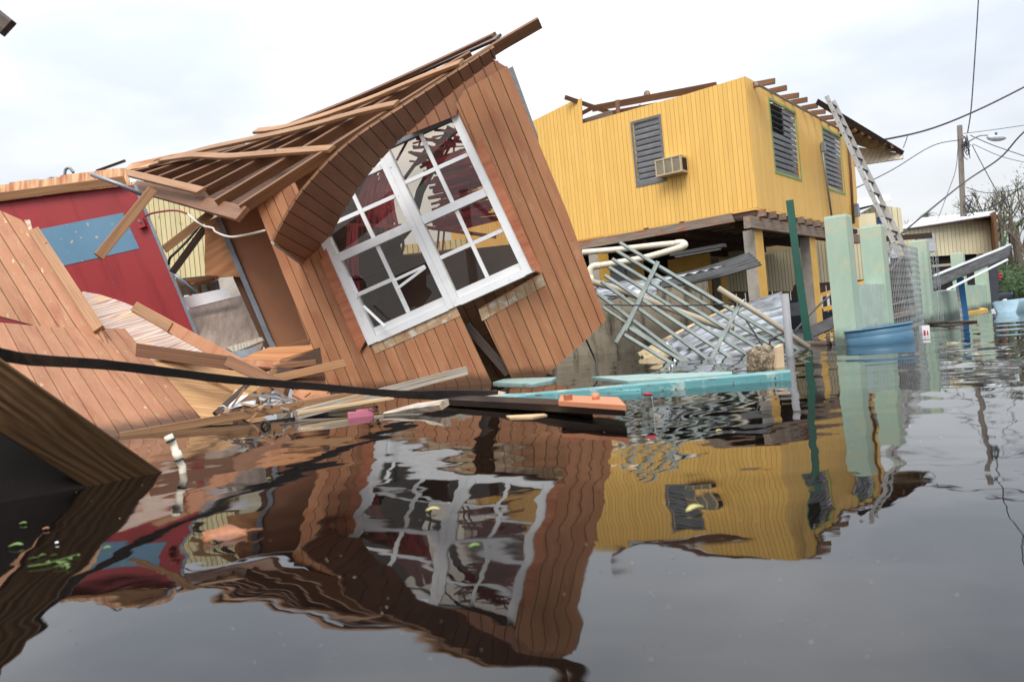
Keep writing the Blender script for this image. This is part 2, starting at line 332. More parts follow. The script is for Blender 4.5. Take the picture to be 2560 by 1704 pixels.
turq_lt = mat('faded turquoise paint', (0.30, 0.42, 0.39), (0.23, 0.36, 0.34), sc=(2, 9, 9), rough=0.5, rnd=0.05, stain=((0.20, 0.17, 0.10), (5, 9, 9), 0.58, 0.66), fleck=((0.2, 0.15, 0.1), 40, 0.69))
orangep = mat('orange plastic', (0.56, 0.23, 0.12), (0.48, 0.18, 0.09), sc=(5, 5, 5), rough=0.4, rnd=0, stain=((0.5, 0.32, 0.2), (9, 9, 9), 0.6, 0.7))
black_gl = mat('wet black sheet', (0.012, 0.009, 0.008), (0.020, 0.014, 0.012), sc=(3, 14, 14), rough=0.3, rnd=0, spec=0.25)
blackm = mat('black plastic', (0.02, 0.02, 0.021), rough=0.4, rnd=0.1)
pinkp = mat('pink plastic', (0.52, 0.17, 0.24), (0.45, 0.13, 0.19), rough=0.4, rnd=0)
tubm = mat('blue plastic', (0.080, 0.185, 0.28), (0.06, 0.145, 0.225), sc=(2, 2, 6), rough=0.42, rnd=0, stain=((0.12, 0.26, 0.38), (3, 3, 14), 0.6, 0.68))
redslat = mat('crimson strips', (0.30, 0.016, 0.038), (0.19, 0.010, 0.024), sc=(3, 20, 20), rough=0.45, rnd=0.3)
redslat2 = mat('rose strips', (0.50, 0.07, 0.11), (0.34, 0.035, 0.06), sc=(3, 20, 20), rough=0.45, rnd=0.25)
wirem = mat('wire', (0.045, 0.045, 0.05), rough=0.6, rnd=0)
wirew = mat('white cable', (0.72, 0.66, 0.58), rough=0.5, rnd=0)
wirer = mat('red cable', (0.24, 0.03, 0.03), rough=0.5, rnd=0)
linkm = mat('galvanised wire', (0.44, 0.47, 0.47), (0.32, 0.34, 0.34), rough=0.45, metal=0.5, rnd=0)
slatm = mat('grey louvre metal', (0.16, 0.16, 0.165), (0.115, 0.115, 0.12), sc=(4, 9, 9), rough=0.42, rnd=0.07, fleck=((0.5, 0.5, 0.5), 40, 0.75))
slat_w = mat('white louvre', (0.72, 0.75, 0.78), rough=0.5, rnd=0.03)
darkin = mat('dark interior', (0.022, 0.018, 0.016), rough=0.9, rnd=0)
gframe = mat('lime green trim', (0.26, 0.38, 0.13), (0.21, 0.31, 0.10), sc=(3, 12, 12), rough=0.55, rnd=0.03, stain=((0.35, 0.22, 0.14), (5, 9, 9), 0.62, 0.7))
acm = mat('beige appliance', (0.52, 0.43, 0.28), (0.46, 0.37, 0.23), rough=0.5, rnd=0)
acgr = mat('grille fins', (0.16, 0.15, 0.13), rough=0.6, rnd=0)
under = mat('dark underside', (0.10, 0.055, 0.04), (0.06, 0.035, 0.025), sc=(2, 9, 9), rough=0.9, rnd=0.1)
alum = mat('dull aluminium', (0.26, 0.25, 0.235), (0.19, 0.18, 0.17), sc=(3, 9, 9), rough=0.5, metal=0.3, rnd=0.05)
polem = mat('utility pole wood', (0.19, 0.16, 0.135), (0.11, 0.09, 0.075), sc=(3, 26, 26), rough=0.85, rnd=0)
roofw = mat('white roof sheet', (0.72, 0.74, 0.76), (0.62, 0.64, 0.66), sc=(2, 2, 2), rough=0.5, rnd=0.03, stain=((0.4, 0.36, 0.32), (3, 5, 3), 0.62, 0.7))
bluet = mat('blue trim paint', (0.03, 0.11, 0.30), (0.025, 0.09, 0.25), rough=0.5, rnd=0)
bluepost = mat('blue post paint', (0.035, 0.19, 0.42), (0.03, 0.15, 0.34), sc=(3, 9, 9), rough=0.5, rnd=0)
skin = mat('skin', (0.30, 0.155, 0.10), rough=0.5, rnd=0)
hairm = mat('dark hair', (0.015, 0.012, 0.010), rough=0.6, rnd=0)
shirt = mat('white shirt', (0.72, 0.72, 0.73), rough=0.8, rnd=0)
jeans = mat('dark trousers', (0.05, 0.06, 0.09), rough=0.8, rnd=0)
barkm = mat('bark', (0.17, 0.13, 0.10), (0.10, 0.075, 0.055), sc=(9, 9, 9), rough=0.9, rnd=0.1)
leafm = mat('leaf green', (0.065, 0.13, 0.03), (0.035, 0.075, 0.018), sc=(3, 3, 3), rough=0.55, rnd=0.1)
palmm = mat('palm green', (0.075, 0.16, 0.045), (0.04, 0.09, 0.025), sc=(3, 3, 3), rough=0.5, rnd=0.1)
leafy = mat('yellow leaf', (0.40, 0.36, 0.12), (0.24, 0.22, 0.06), sc=(12, 12, 12), rough=0.45, rnd=0.15)
leafg = mat('fresh leaf', (0.11, 0.18, 0.035), (0.07, 0.12, 0.02), sc=(12, 12, 12), rough=0.4, rnd=0.15)
leafo = mat('orange brown leaf', (0.34, 0.13, 0.05), (0.14, 0.05, 0.02), sc=(20, 20, 20), rough=0.35, rnd=0.1)
paperw = mat('white card', (0.74, 0.74, 0.76), (0.68, 0.68, 0.70), rough=0.6, rnd=0)
redtag = mat('red print', (0.55, 0.03, 0.07), rough=0.5, rnd=0)
darkblue = mat('dark cloth', (0.012, 0.015, 0.026), rough=0.7, rnd=0)
lampm = mat('lamp housing', (0.55, 0.58, 0.62), rough=0.4, rnd=0)
def glass(name, tint, refl, rough=0.02):
    m = bpy.data.materials.new(name); m.use_nodes = True; t = m.node_tree; t.nodes.clear()
    o = t.nodes.new('ShaderNodeOutputMaterial'); mxs = t.nodes.new('ShaderNodeMixShader'); a = t.nodes.new('ShaderNodeBsdfTransparent'); g = t.nodes.new('ShaderNodeBsdfGlossy')
    d = t.nodes.new('ShaderNodeBsdfDiffuse'); d.inputs[0].default_value = (0.30, 0.28, 0.26, 1); m2 = t.nodes.new('ShaderNodeMixShader'); m2.inputs[0].default_value = 0.035
    fr = t.nodes.new('ShaderNodeFresnel'); fr.inputs[0].default_value = refl
    a.inputs[0].default_value = tint + (1,); g.inputs['Roughness'].default_value = rough; g.inputs[0].default_value = (0.9, 0.9, 0.9, 1)
    t.links.new(a.outputs[0], m2.inputs[1]); t.links.new(d.outputs[0], m2.inputs[2])
    t.links.new(fr.outputs[0], mxs.inputs[0]); t.links.new(m2.outputs[0], mxs.inputs[1]); t.links.new(g.outputs[0], mxs.inputs[2]); t.links.new(mxs.outputs[0], o.inputs[0])
    return m
pane_m = glass('dusty pane glass', (0.80, 0.75, 0.68), 1.5)
jar_m = glass('clear plastic', (0.82, 0.82, 0.80), 1.09, 0.15)

# ------------------------------------------------------------------ setting: flood water, drowned ground
def grow(a, steps):
    out = [a]
    for s, upto, g in steps:
        while out[-1] < upto: out.append(out[-1] + s); s *= g
    return out
ys = sorted(set([-v for v in grow(0.0, [(0.5, 4, 1.3), (3, 400, 1.6)])][1:] + grow(0.0, [(0.1, 0.3, 1), (0.016, 3.0, 1.004), (0.03, 9, 1.018), (0.14, 40, 1.05), (3, 1500, 1.5)])))
xp = grow(0.0, [(0.02, 1.6, 1.0), (0.022, 5.5, 1.012), (0.07, 14, 1.05), (0.6, 60, 1.12), (9, 1500, 1.5)])
xs = sorted(set([-v for v in xp] + xp))
xs = np.array(xs); ys = np.array(ys)
GX, GY = np.meshgrid(xs, ys)
dx = np.gradient(xs)[None, :] * np.ones_like(GX); dy = np.gradient(ys)[:, None] * np.ones_like(GX)
cell = np.maximum(dx, dy)
rg = np.random.default_rng(5)
H = np.zeros_like(GX)
patch = 0.8 + 1.5 * np.exp(-((GX - 1.9) / 1.5) ** 2 - ((GY - 4.6) / 1.3) ** 2) + 1.1 * np.exp(-((GX - 4.6) / 2.4) ** 2 - ((GY - 7.5) / 2.2) ** 2) + 0.25 * np.clip((GY - 6) / 6, 0, 1)
for i in range(90):
    lam = 0.07 * (2.6 / 0.07) ** (i / 89.0)
    th = rg.normal(0.9, 0.75) if i % 3 else rg.uniform(0, math.pi)
    slope = 0.0018 * (1.0 if lam > 0.2 else 0.9)
    a = slope * lam / (2 * math.pi)
    wgt = np.clip((lam / cell - 2.5) / 2.5, 0, 1)
    H += a * wgt * np.sin(2 * math.pi / lam * (GX * math.cos(th) + GY * math.sin(th)) + rg.uniform(0, 6.28) + 0.6 * np.sin(GX * 1.7 + i) + 0.6 * np.sin(GY * 1.3 + 2 * i)) * (patch if lam < 1.2 else 1.0)
for cx, cy, lam, amp, rad in ((1.35, 4.55, 0.13, 0.0006, 0.55), (2.25, 4.9, 0.17, 0.0006, 0.8), (-1.08, 2.62, 0.10, 0.00012, 0.35)):
    rr = np.hypot(GX - cx, GY - cy)
    H += amp * np.clip((lam / cell - 2.5) / 2.5, 0, 1) * np.sin(2 * math.pi * rr / lam) * np.exp(-(rr / rad) ** 2)
def smooth(t): t = np.clip(t, 0, 1); return t * t * (3 - 2 * t)
gy_ = 1 - smooth((ys - 0.95) / 1.15)                              # a long swell in front of the camera: the surface rises away from it
Gi = np.concatenate([np.cumsum(((gy_[:-1] + gy_[1:]) / 2 * np.diff(ys))[::-1])[::-1], [0]])
Gi = np.where(ys < -2, Gi[np.searchsorted(ys, -2)], Gi) * smooth((ys + 12) / 12)
Sx = 0.010 + 0.021 * (1 - smooth((xs + 0.55) / 0.95))
H -= Gi[:, None] * (Sx * np.exp(-(xs / 6.0) ** 2))[None, :]
nx, ny = len(xs), len(ys)
co = np.stack([GX, GY, H], -1).reshape(-1, 3)
idx = np.arange(nx * ny).reshape(ny, nx)
q = np.stack([idx[:-1, :-1], idx[:-1, 1:], idx[1:, 1:], idx[1:, :-1]], -1).reshape(-1, 4)
wm = bpy.data.meshes.new('water'); wm.vertices.add(len(co)); wm.vertices.foreach_set('co', co.ravel())
wm.loops.add(q.size); wm.loops.foreach_set('vertex_index', q.ravel().astype(np.int32))
wm.polygons.add(len(q)); wm.polygons.foreach_set('loop_start', np.arange(0, q.size, 4, dtype=np.int32)); wm.polygons.foreach_set('loop_total', np.full(len(q), 4, dtype=np.int32))
wm.polygons.foreach_set('use_smooth', np.ones(len(q), dtype=bool)); wm.update(calc_edges=True)
water = bpy.data.objects.new('water', wm); col.objects.link(water); tag(water, 'still dark brown flood water', None, None, 'structure')
m = bpy.data.materials.new('murky flood water'); m.use_nodes = True; b = m.node_tree.nodes['Principled BSDF']
b.inputs['Base Color'].default_value = (0.0045, 0.0035, 0.003, 1); b.inputs['Roughness'].default_value = 0.015; b.inputs['IOR'].default_value = 1.56
N, L = m.node_tree.nodes, m.node_tree.links
tcn = N.new('ShaderNodeTexCoord'); n1 = N.new('ShaderNodeTexNoise'); n1.inputs['Scale'].default_value = 9; n1.inputs['Detail'].default_value = 2
bn = N.new('ShaderNodeBump'); bn.inputs['Strength'].default_value = 0.08; bn.inputs['Distance'].default_value = 0.004
L.new(tcn.outputs['Object'], n1.inputs['Vector']); L.new(n1.outputs['Fac'], bn.inputs['Height']); L.new(bn.outputs[0], b.inputs['Normal'])
n2 = N.new('ShaderNodeTexNoise'); n2.inputs['Scale'].default_value = 1.3; n2.inputs['Detail'].default_value = 5; L.new(tcn.outputs['Object'], n2.inputs['Vector'])
r2 = N.new('ShaderNodeMapRange'); r2.inputs[1].default_value = .45; r2.inputs[2].default_value = .75; r2.inputs[3].default_value = .008; r2.inputs[4].default_value = .07; L.new(n2.outputs['Fac'], r2.inputs[0]); L.new(r2.outputs[0], b.inputs['Roughness'])
wm.materials.append(m)
gr = link_mesh('ground', [(-1500, -400, -0.9), (1500, -400, -0.9), (1500, 1500, -0.9), (-1500, 1500, -0.9)], [(0, 1, 2, 3)], mat('mud', (0.10, 0.075, 0.05), rough=0.9, rnd=0))
tag(gr, 'muddy ground drowned under the flood water', None, None, 'structure')
GZ = -0.9

def post_line(p, z0, z1):  return Vector((p.x, p.y, z0)), Vector((p.x, p.y, z1))

# ------------------------------------------------------------------ the yellow house on stilts
DL = Vector((-0.788, 0.615, 0)).normalized(); DR = Vector((0.615, 0.788, 0)).normalized()
K = at(1894, 520, 16.0)
yh = thing('yellow_house', 'roofless yellow boarded house raised on stilts above the flood', 'house', (K.x, K.y, GZ))
FL = hface(K, -DL); FR = hface(K, DR)
winL = [(1583, 310), (1646, 294), (1661, 447), (1596, 462)]
ac_px = [(1653, 403), (1713, 389), (1717, 431), (1659, 445)]
siding(yh, FL, [(1863, 191), (1711, 237), (1456, 309), (1454, 246), (1426, 255), (1325, 306), (1130, 400), (1130, 660), (1446, 600), (1735, 548), (1894, 518)], 0.1016, yellow, yellow_gr, holes=[winL], gap=0.008, th=0.012, wall='wall')
winR1 = [(1924, 251), (1987, 285), (1999, 446), (1939, 426)]
winR2 = [(2055, 320), (2099, 344), (2110, 482), (2070, 464)]
siding(yh, FR, [(1863, 191), (2098, 318), (2131, 338), (2149, 571), (1894, 520)], 0.1016, yellow, yellow_gr, holes=[winR1, winR2], gap=0.008, th=0.012, wall='wall')
UR = FR.uv(2149, 571)[0]; ULf = FL.uv(1130, 640)[0]
# rear walls so that the house is a closed room
zf = 0.0; zt = 2.6
m = MB(); m.box((ULf, zf + .05, -UR), (ULf + 0.08, 2.1, -0.05)); m.build('wall', yellow, FL.M, yh)
m = MB(); m.box((ULf + .1, zf + .05, -UR - .08), (-0.02, 2.1, -UR)); m.build('wall', yellow, FL.M, yh)
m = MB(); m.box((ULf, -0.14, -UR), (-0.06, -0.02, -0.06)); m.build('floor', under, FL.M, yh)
def louvre(face, px, n, open_rows=0, fr=None, side=None):
    """jalousie window set in a wall hole"""
    P = [face.uv(*p) for p in px]
    cx = sum(p[0] for p in P) / 4; x0 = min(P[0][0], P[3][0]); x1 = max(P[1][0], P[2][0]); y1 = max(P[0][1], P[1][1]); y0 = min(P[2][1], P[3][1])
    m = MB(); m.box((x0 - .02, y0 - .02, -0.16), (x1 + .02, y1 + .02, -0.14)); wnd = m.build('window', darkin, face.M, yh)
    def rail(a, b2, mt, nm='frame'):
        MB().box(a, b2).build(nm, mt, face.M, wnd)
    fw = 0.055; mt = fr or slatm; o = 0.012
    rail((x0 - fw, y0 - fw, -.03), (x0, y1 + fw, o), mt); rail((x1, y0 - fw, -.03), (x1 + fw, y1 + fw, o), mt)
    rail((x0, y1, -.03), (x1, y1 + fw, o), mt); rail((x0, y0 - fw, -.03), (x1, y0, o), mt)
    h = (y1 - y0) / n; xm = (x0 + x1) / 2
    halves = [(x0 + .004, x1 - .004)] if side is None else [(x0 + .004, xm - .006), (xm + .006, x1 - .004)]
    if side is not None: rail((xm - .006, y0, -.07), (xm + .006, y1, -.02), slatm, 'mullion')
    for hi, (a, b2) in enumerate(halves):
        for i in range(n):
            yb = y0 + i * h
            if side == hi and i >= n - open_rows:
                v = [(a, yb + h * .5, -.10), (b2, yb + h * .5, -.10), (b2, yb + h * .62, 0.0), (a, yb + h * .62, 0.0)]
            else:
                v = [(a, yb, -.015), (b2, yb, -.015), (b2, yb + h * .55, -.018), (a, yb + h * .55, -.018), (b2, yb + h * 1.08, -.055), (a, yb + h * 1.08, -.055)]
            mm = MB()
            if len(v) == 4: mm.add(v + [(p[0], p[1] - .006, p[2]) for p in v], [(0, 1, 2, 3), (7, 6, 5, 4), (3, 2, 6, 7), (0, 3, 7, 4), (1, 5, 6, 2), (0, 4, 5, 1)])
            else: mm.add(v + [(p[0], p[1] - .002, p[2] - .006) for p in v], [(0, 1, 2, 3), (3, 2, 4, 5), (9, 8, 7, 6), (11, 10, 8, 9), (0, 6, 7, 1), (5, 4, 10, 11)])
            mm.build('slat', slatm, face.M, wnd)
louvre(FL, winL, 11)
louvre(FR, winR1, 12, 5, gframe, 0)
louvre(FR, winR2, 12, 0, gframe, 9)
# patch of boards seam lines on the front, air conditioner
ax0, ay0 = FL.uv(1656, 446); ax1, ay1 = FL.uv(1716, 390)
act = thing('air_conditioner', 'beige window air conditioner jutting from the yellow wall', 'air conditioner', FL.xyz((ax0 + ax1) / 2, ay0, 0.1))
dpt = 0.30
MB().box((ax0, ay0, -.05), (ax1, ay1, dpt - 0.02)).build('case', acm, FL.M, act)
ff = 0.03
gl = MB().box((ax0 + ff, ay0 + ff, dpt - .02), (ax1 - ff, ay1 - ff, dpt - .012)).build('grille', acgr, FL.M, act)
for i in range(4):
    xx = ax0 + ff * .5 + (ax1 - ax0 - ff) * i / 3
    MB().box((xx - .014, ay0 + .026, dpt - .021), (xx + .014, ay1 - .026, dpt + .004)).build('rib', acm, FL.M, act)
for yy in (ay0, ay1 - .028): MB().box((ax0, yy, dpt - .019), (ax1, yy + .028, dpt + .007)).build('rim', acm, FL.M, act)
for i in range(12):
    yy = ay0 + ff + (ay1 - ay0 - 2 * ff) * (i + .5) / 12
    MB().box((ax0 + ff, yy - .004, dpt - .013), (ax1 - ff, yy + .004, dpt - .006)).build('fin', acm, FL.M, gl)
MB().box((ax1 - .001, ay0 + .05, .02), (ax1 + .004, ay1 - .05, dpt - .06)).build('side_vent', darkin, FL.M, act)
# floor frame: rim beam under the front, corner girder, joist ends
beam('rim_beam', FL.xyz(ULf, -0.16, -0.02), FL.xyz(-0.55, -0.10, -0.02), 0.19, 0.07, beam_gy, yh, FL.n, px=False)
beam('girder', FR.xyz(-0.42, -0.30, -0.02), FR.xyz(UR + .1, -0.30, -0.02), 0.24, 0.14, beam_gy, yh, FR.n, px=False)
for i in range(9):
    xx = 0.1 + i * 0.62
    MB().box((xx, -0.17, -1.6), (xx + .10, -0.03, 0.10)).build('joist', beam_gy, FR.M, yh)
for i in range(7):
    xx = -0.7 - i * 1.05
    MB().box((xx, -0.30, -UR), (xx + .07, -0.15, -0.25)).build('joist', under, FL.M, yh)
# stilts
def stilt(px, py, d, wy=0.24, parent=yh, m1=yellow_pl):
    p = at(px, py, d); q = Matrix.Translation(Vector((p.x, p.y, GZ))) @ FR.M.to_3x3().to_4x4()
    zt = K.z - 0.42 - GZ
    return MB().box((-wy, 0, -wy / 2), (wy, zt, wy / 2)).build('stilt', m1, q, parent)
conc_gy = mat('grey cast concrete', (0.36, 0.32, 0.27), (0.27, 0.235, 0.20), sc=(4, 4, 4), rough=0.85, rnd=0.04)
for px, d in ((1893, 16.35), (2028, 19.2), (1590, 19.3), (1502, 18.2), (1735, 22.5), (1800, 23.4), (2125, 21.5)):
    o = stilt(px, 700, d)
    me = o.data; me.materials.append(conc_gy)
    for pg in me.polygons:                       # plastered yellow on the street side only, bare concrete on the others
        if (o.matrix_basis.to_3x3() @ pg.normal).dot(FL.n) > 0.7: pg.material_index = 1
# rafters above
def on(face, px, py, z=0): u, v = face.uv(px, py); return face.xyz(u, v, z)
tips = [(1937, 196), (1966, 213), (1996, 232), (2018, 243), (2043, 258), (2064, 273), (2084, 287), (2100, 301), (2122, 318), (2136, 332), (2150, 345)]
foot = [(1884, 206), (1926, 222), (1958, 238), (1980, 250), (2006, 265), (2028, 277), (2050, 291), (2070, 304), (2095, 318), (2110, 330), (2126, 341)]
for a, f2 in zip(tips, foot):
    p = on(FR, *f2, 0.0); q = at(a[0], a[1], (p - CAM).dot(FWD) - 0.25)
    beam('rafter', p - (q - p) * 2.5, q, 0.075, 0.11, lum_red, yh, Vector((0, 0, 1)), px=False)
beam('fascia', at(2043, 254, 17.6), at(2258, 384, 18.6), 0.12, 0.03, lum_dk, yh, px=False)
for i in range(6):
    t = i / 6; a = (2125 + 110 * t, 325 + 50 * t)
    beam('rafter', at(a[0] - 25, a[1] + 14, 20), at(a[0] + 10, a[1] + 1, 18.4), 0.08, 0.06, lum_red, yh, px=False)
sf = Face(at(2135, 380, 19.5), at(2258, 386, 18.6), at(2150, 410, 19.2))
slab('soffit', sf, [(2133, 366), (2258, 384), (2258, 396), (2134, 415)], 0.03, mat('white painted plywood', (0.66, 0.62, 0.54), (0.34, 0.24, 0.15), sc=(4, 14, 4), rough=0.6, wave=(3, 9, 0.4), rnd=0, lo=.5, hi=.9), yh)
slab('roof_sheet', Face(at(2110, 300, 18.5), at(2255, 382, 18.6), at(2130, 360, 20)), [(2106, 295), (2250, 380), (2190, 378), (2140, 362)], 0.02, lum_dk, yh)
beam('top_plate', at(1895, 212, 15.85), at(2125, 338, 19.4), 0.05, 0.09, lum_gy, yh, px=False)
bk = lambda x, y, o=.5: at(x, y, (FL.hit(x, y) - CAM).dot(FWD) + o)
beam('ridge_beam', bk(1480, 272), bk(1790, 214), 17, 0.05, lum_red, yh)
beam('collar_beam', bk(1412, 243, -.25), bk(1525, 282, .6), 11, 0.05, lum_red, yh)
beam('brace', bk(1450, 286), bk(1484, 268), 10, 0.05, lum_red, yh)
beam('king_post', bk(1543, 250, .3), bk(1547, 296, .3), 11, 0.05, lum_red, yh)
beam('tie_beam', bk(1450, 309, .2), bk(1530, 284, .2), 17, 0.05, beam_gy, yh)
beam('tie_beam', bk(1525, 284, .4), bk(1640, 264, .4), 14, 0.05, lum_red, yh)
# meter pole and conduits on the side wall
tube('conduit', [on(FR, 2050, 382, .06), on(FR, 2073, 540, .06)], 0.025, alum, yh)
MB().box((-.07, -.1, 0), (.07, .12, .09)).build('meter_box', steel_gy, Matrix.Translation(on(FR, 2052, 370, .02)) @ FR.M.to_3x3().to_4x4(), yh)
tube('conduit', [on(FR, 2114, 352, .06), on(FR, 2122, 430, .05), on(FR, 2128, 560, .06)], 0.035, lum_red, yh)
MB().box((-.1, -.18, 0), (.1, .18, .12)).build('meter_box', steel_gy, Matrix.Translation(on(FR, 2134, 527, .02)) @ FR.M.to_3x3().to_4x4(), yh)
# fluorescent fitting hung below the floor
lf = thing('ceiling_light_fitting', 'unlit white fluorescent fitting under the yellow house floor', 'light fitting', at(1745, 627, 18.5))
sweep('housing', [at(1680, 640, 18.6), at(1812, 616, 17.8)], [(-.13, 0), (.13, 0), (.08, .07), (-.08, .07)], paperw, lf, Vector((0, 0, 1)))
sweep('diffuser', [at(1690, 641, 18.5), at(1800, 621, 17.9)], [(-.07, -.03), (.07, -.03), (.06, 0.001), (-.06, 0.001)], slat_w, lf, Vector((0, 0, 1)))

# ------------------------------------------------------------------ man behind the wall of the yellow house
def person(px, py, d):
    top = at(px, py, d); z = top.z
    root = thing('person', 'man in a white shirt standing behind the yellow wall under a rafter', 'person', (top.x, top.y, z - 1.75))
    X = Vector((RIGHT.x, RIGHT.y, 0)).normalized(); Y = Vector((-X.y, X.x, 0)); Bp = Vector((top.x, top.y, z - 1.75))
    Mx = frame(Bp, X, Vector((0, 0, 1)))
    def ring(z, rx, ry, ox=0, oy=0, n=14): return [(ox + rx * math.cos(2 * math.pi * i / n), oy + ry * math.sin(2 * math.pi * i / n), z) for i in range(n)]
    def loft(rs):
        n = len(rs[0]); v = [p for r in rs for p in r]; f = [(i * n + j, i * n + (j + 1) % n, (i + 1) * n + (j + 1) % n, (i + 1) * n + j) for i in range(len(rs) - 1) for j in range(n)]
        return v, f + [tuple(range(n - 1, -1, -1)), tuple((len(rs) - 1) * n + j for j in range(n))]
    rs = [ring(.95, .17, .12), ring(1.1, .16, .11), ring(1.3, .19, .12), ring(1.42, .21, .115), ring(1.47, .15, .09), ring(1.50, .062, .065), ring(1.53, .056, .06, 0, -.005),
          ring(1.55, .066, .075, 0, -.02), ring(1.58, .074, .09, 0, -.02), ring(1.63, .078, .098, 0, -.012), ring(1.68, .077, .097, 0, -.005), ring(1.72, .062, .08, 0, 0), ring(1.75, .025, .035)]
    v, f = loft(rs); mb = MB(); mb.add(v, f)
    for sx in (-1, 1):
        v, f = loft([ring(.05, .05, .05, sx * .1), ring(.5, .06, .06, sx * .1), ring(.97, .09, .1, sx * .085)]); mb.add(v, f)
        v, f = loft([ring(.03, .045, .12, sx * .1, -.05), ring(.10, .045, .07, sx * .1, -.01)]); mb.add(v, f)
        v, f = loft([ring(.82, .03, .045, sx * .25, -.04, 8), ring(.92, .026, .03, sx * .25, -.02, 8), ring(1.15, .04, .04, sx * .24, 0, 8), ring(1.40, .05, .055, sx * .20, 0, 8), ring(1.45, .04, .04, sx * .17, 0, 8)]); mb.add(v, f)
        for k in range(5):
            fx = sx * .25 + (k - 2) * .013; v, f = loft([ring(.74 + abs(k - 2) * .008, .006, .007, fx, -.05, 6), ring(.83, .008, .009, fx, -.045, 6)]); mb.add(v, f)
        v, f = loft([ring(1.60, .012, .02, sx * .082, 0, 8), ring(1.66, .013, .022, sx * .084, 0, 8)]); mb.add(v, f)
    v, f = loft([ring(1.60, .018, .02, 0, -.112, 8), ring(1.645, .009, .012, 0, -.108, 8)]); mb.add(v, f)
    o = mb.build('body', skin, Mx, root, True)
    for nm, mt, rr in (('shirt', shirt, [ring(.93, .18, .13), ring(1.1, .17, .12), ring(1.3, .2, .13), ring(1.43, .22, .125), ring(1.48, .16, .1), ring(1.495, .075, .077)]),
                       ('hair', hairm, [ring(1.655, .082, .075, 0, .028), ring(1.70, .081, .092, 0, .010), ring(1.735, .062, .076, 0, .004), ring(1.758, .022, .03)])):
        v, f = loft(rr); MB().add(v, f).build(nm, mt, Mx, root, True)
    mb = MB()
    for sx in (-1, 1):
        v, f = loft([ring(.08, .06, .06, sx * .1), ring(.5, .07, .07, sx * .1), ring(.95, .1, .11, sx * .085)]); mb.add(v, f)
    mb.build('trousers', jeans, Mx, root, True)
    mb = MB()
    for sx in (-1, 1): v, f = loft([ring(1.635, .012, .006, sx * .03, -.105, 8), ring(1.645, .012, .006, sx * .03, -.105, 8)]); mb.add(v, f)
    v, f = loft([ring(1.575, .025, .006, 0, -.108, 8), ring(1.583, .025, .006, 0, -.108, 8)]); mb.add(v, f)
    mb.build('eyes_and_mouth', hairm, Mx, root)
    return Bp
pb = person(1617, 228, 19.6)
pl = thing('ceiling_deck', 'ceiling boards behind the yellow wall that the man stands on', 'deck', (pb.x, pb.y, pb.z - .05))
deckM = Matrix.Translation(Vector((pb.x, pb.y, pb.z - .045))) @ FL.M.to_3x3().to_4x4()
for i in range(6): MB().box((-.6, -.04, -.6 + i * .2), (.6, 0.04, -.41 + i * .2)).build('board', lum_red, deckM, pl)
for sx in (-.55, .45): MB().box((sx, -(pb.z - K.z) + .04, -.3), (sx + .09, -.04, -.2)).build('prop', lum_red, deckM, pl)

# ------------------------------------------------------------------ the collapsed brown house
bh = thing('collapsed_house', 'toppled brown boarded house leaning over with bare rafters and white window', 'house', wat(1100, 960, GZ))
B0, B1 = wat(1225, 957), wat(826, 990)
FW = Face(B0, B1, at(1268, 165, 5.95), (1020, 900), (850, 498))            # front wall, board direction
win = lambda a, b: (924 + 403 * a - 187 * b, 853 - 180 * a - 400 * b)      # window grid on the wall, photo pixels
whole = [win(-.005, -.005), win(1.005, -.005), win(1.005, 1.01), win(-.005, 1.01)]
gapq = [(1139, 768), (1355, 680), (1196, 775), (1278, 945), (1330, 1050), (1272, 1050), (1228, 957)]
wallpoly = [(642, 515), (745, 448), (860, 520), (1010, 400), (1165, 222), (1268, 165), (1420, 535), (1515, 800), (1470, 845), (1363, 940), (1330, 1060), (1285, 1050), (1275, 940), (1196, 772), (1356, 684), (1320, 640), (1134, 770), (1227, 957), (1265, 1060), (862, 1090), (826, 990)]
low_l = [(642, 515), (745, 448), (790, 470), (905, 880), (924, 856), (1138, 764), (1228, 957), (1268, 1050), (865, 1090), (826, 990)]
right_w = [(1140, 262), (1160, 226), (1268, 165), (1420, 535), (1515, 800), (1470, 845), (1363, 940), (1290, 1040), (1278, 945), (1196, 772), (1352, 684), (1328, 674)]
siding(bh, FW, low_l, 0.0925, brown, groove, holes=[whole], gap=0.007, phase=0.03, wall='front_wall')
FW2 = Face(at(1365, 938, 6.28), at(1515, 800, 6.25), at(1268, 165, 5.93), (1460, 850), (1230, 290))
siding(bh, FW2, right_w, 0.0925, brown, groove, holes=[whole], gap=0.007, phase=0.01, wall='front_wall')
siding(bh, FW2, [(950, 362), (1140, 286), (1158, 226), (1266, 163), (1226, 140), (1100, 222), (1000, 290)], 0.0925, brown_dark, groove, gap=0.009, phase=0.01, wall='gable_wall', zoff=-.055)
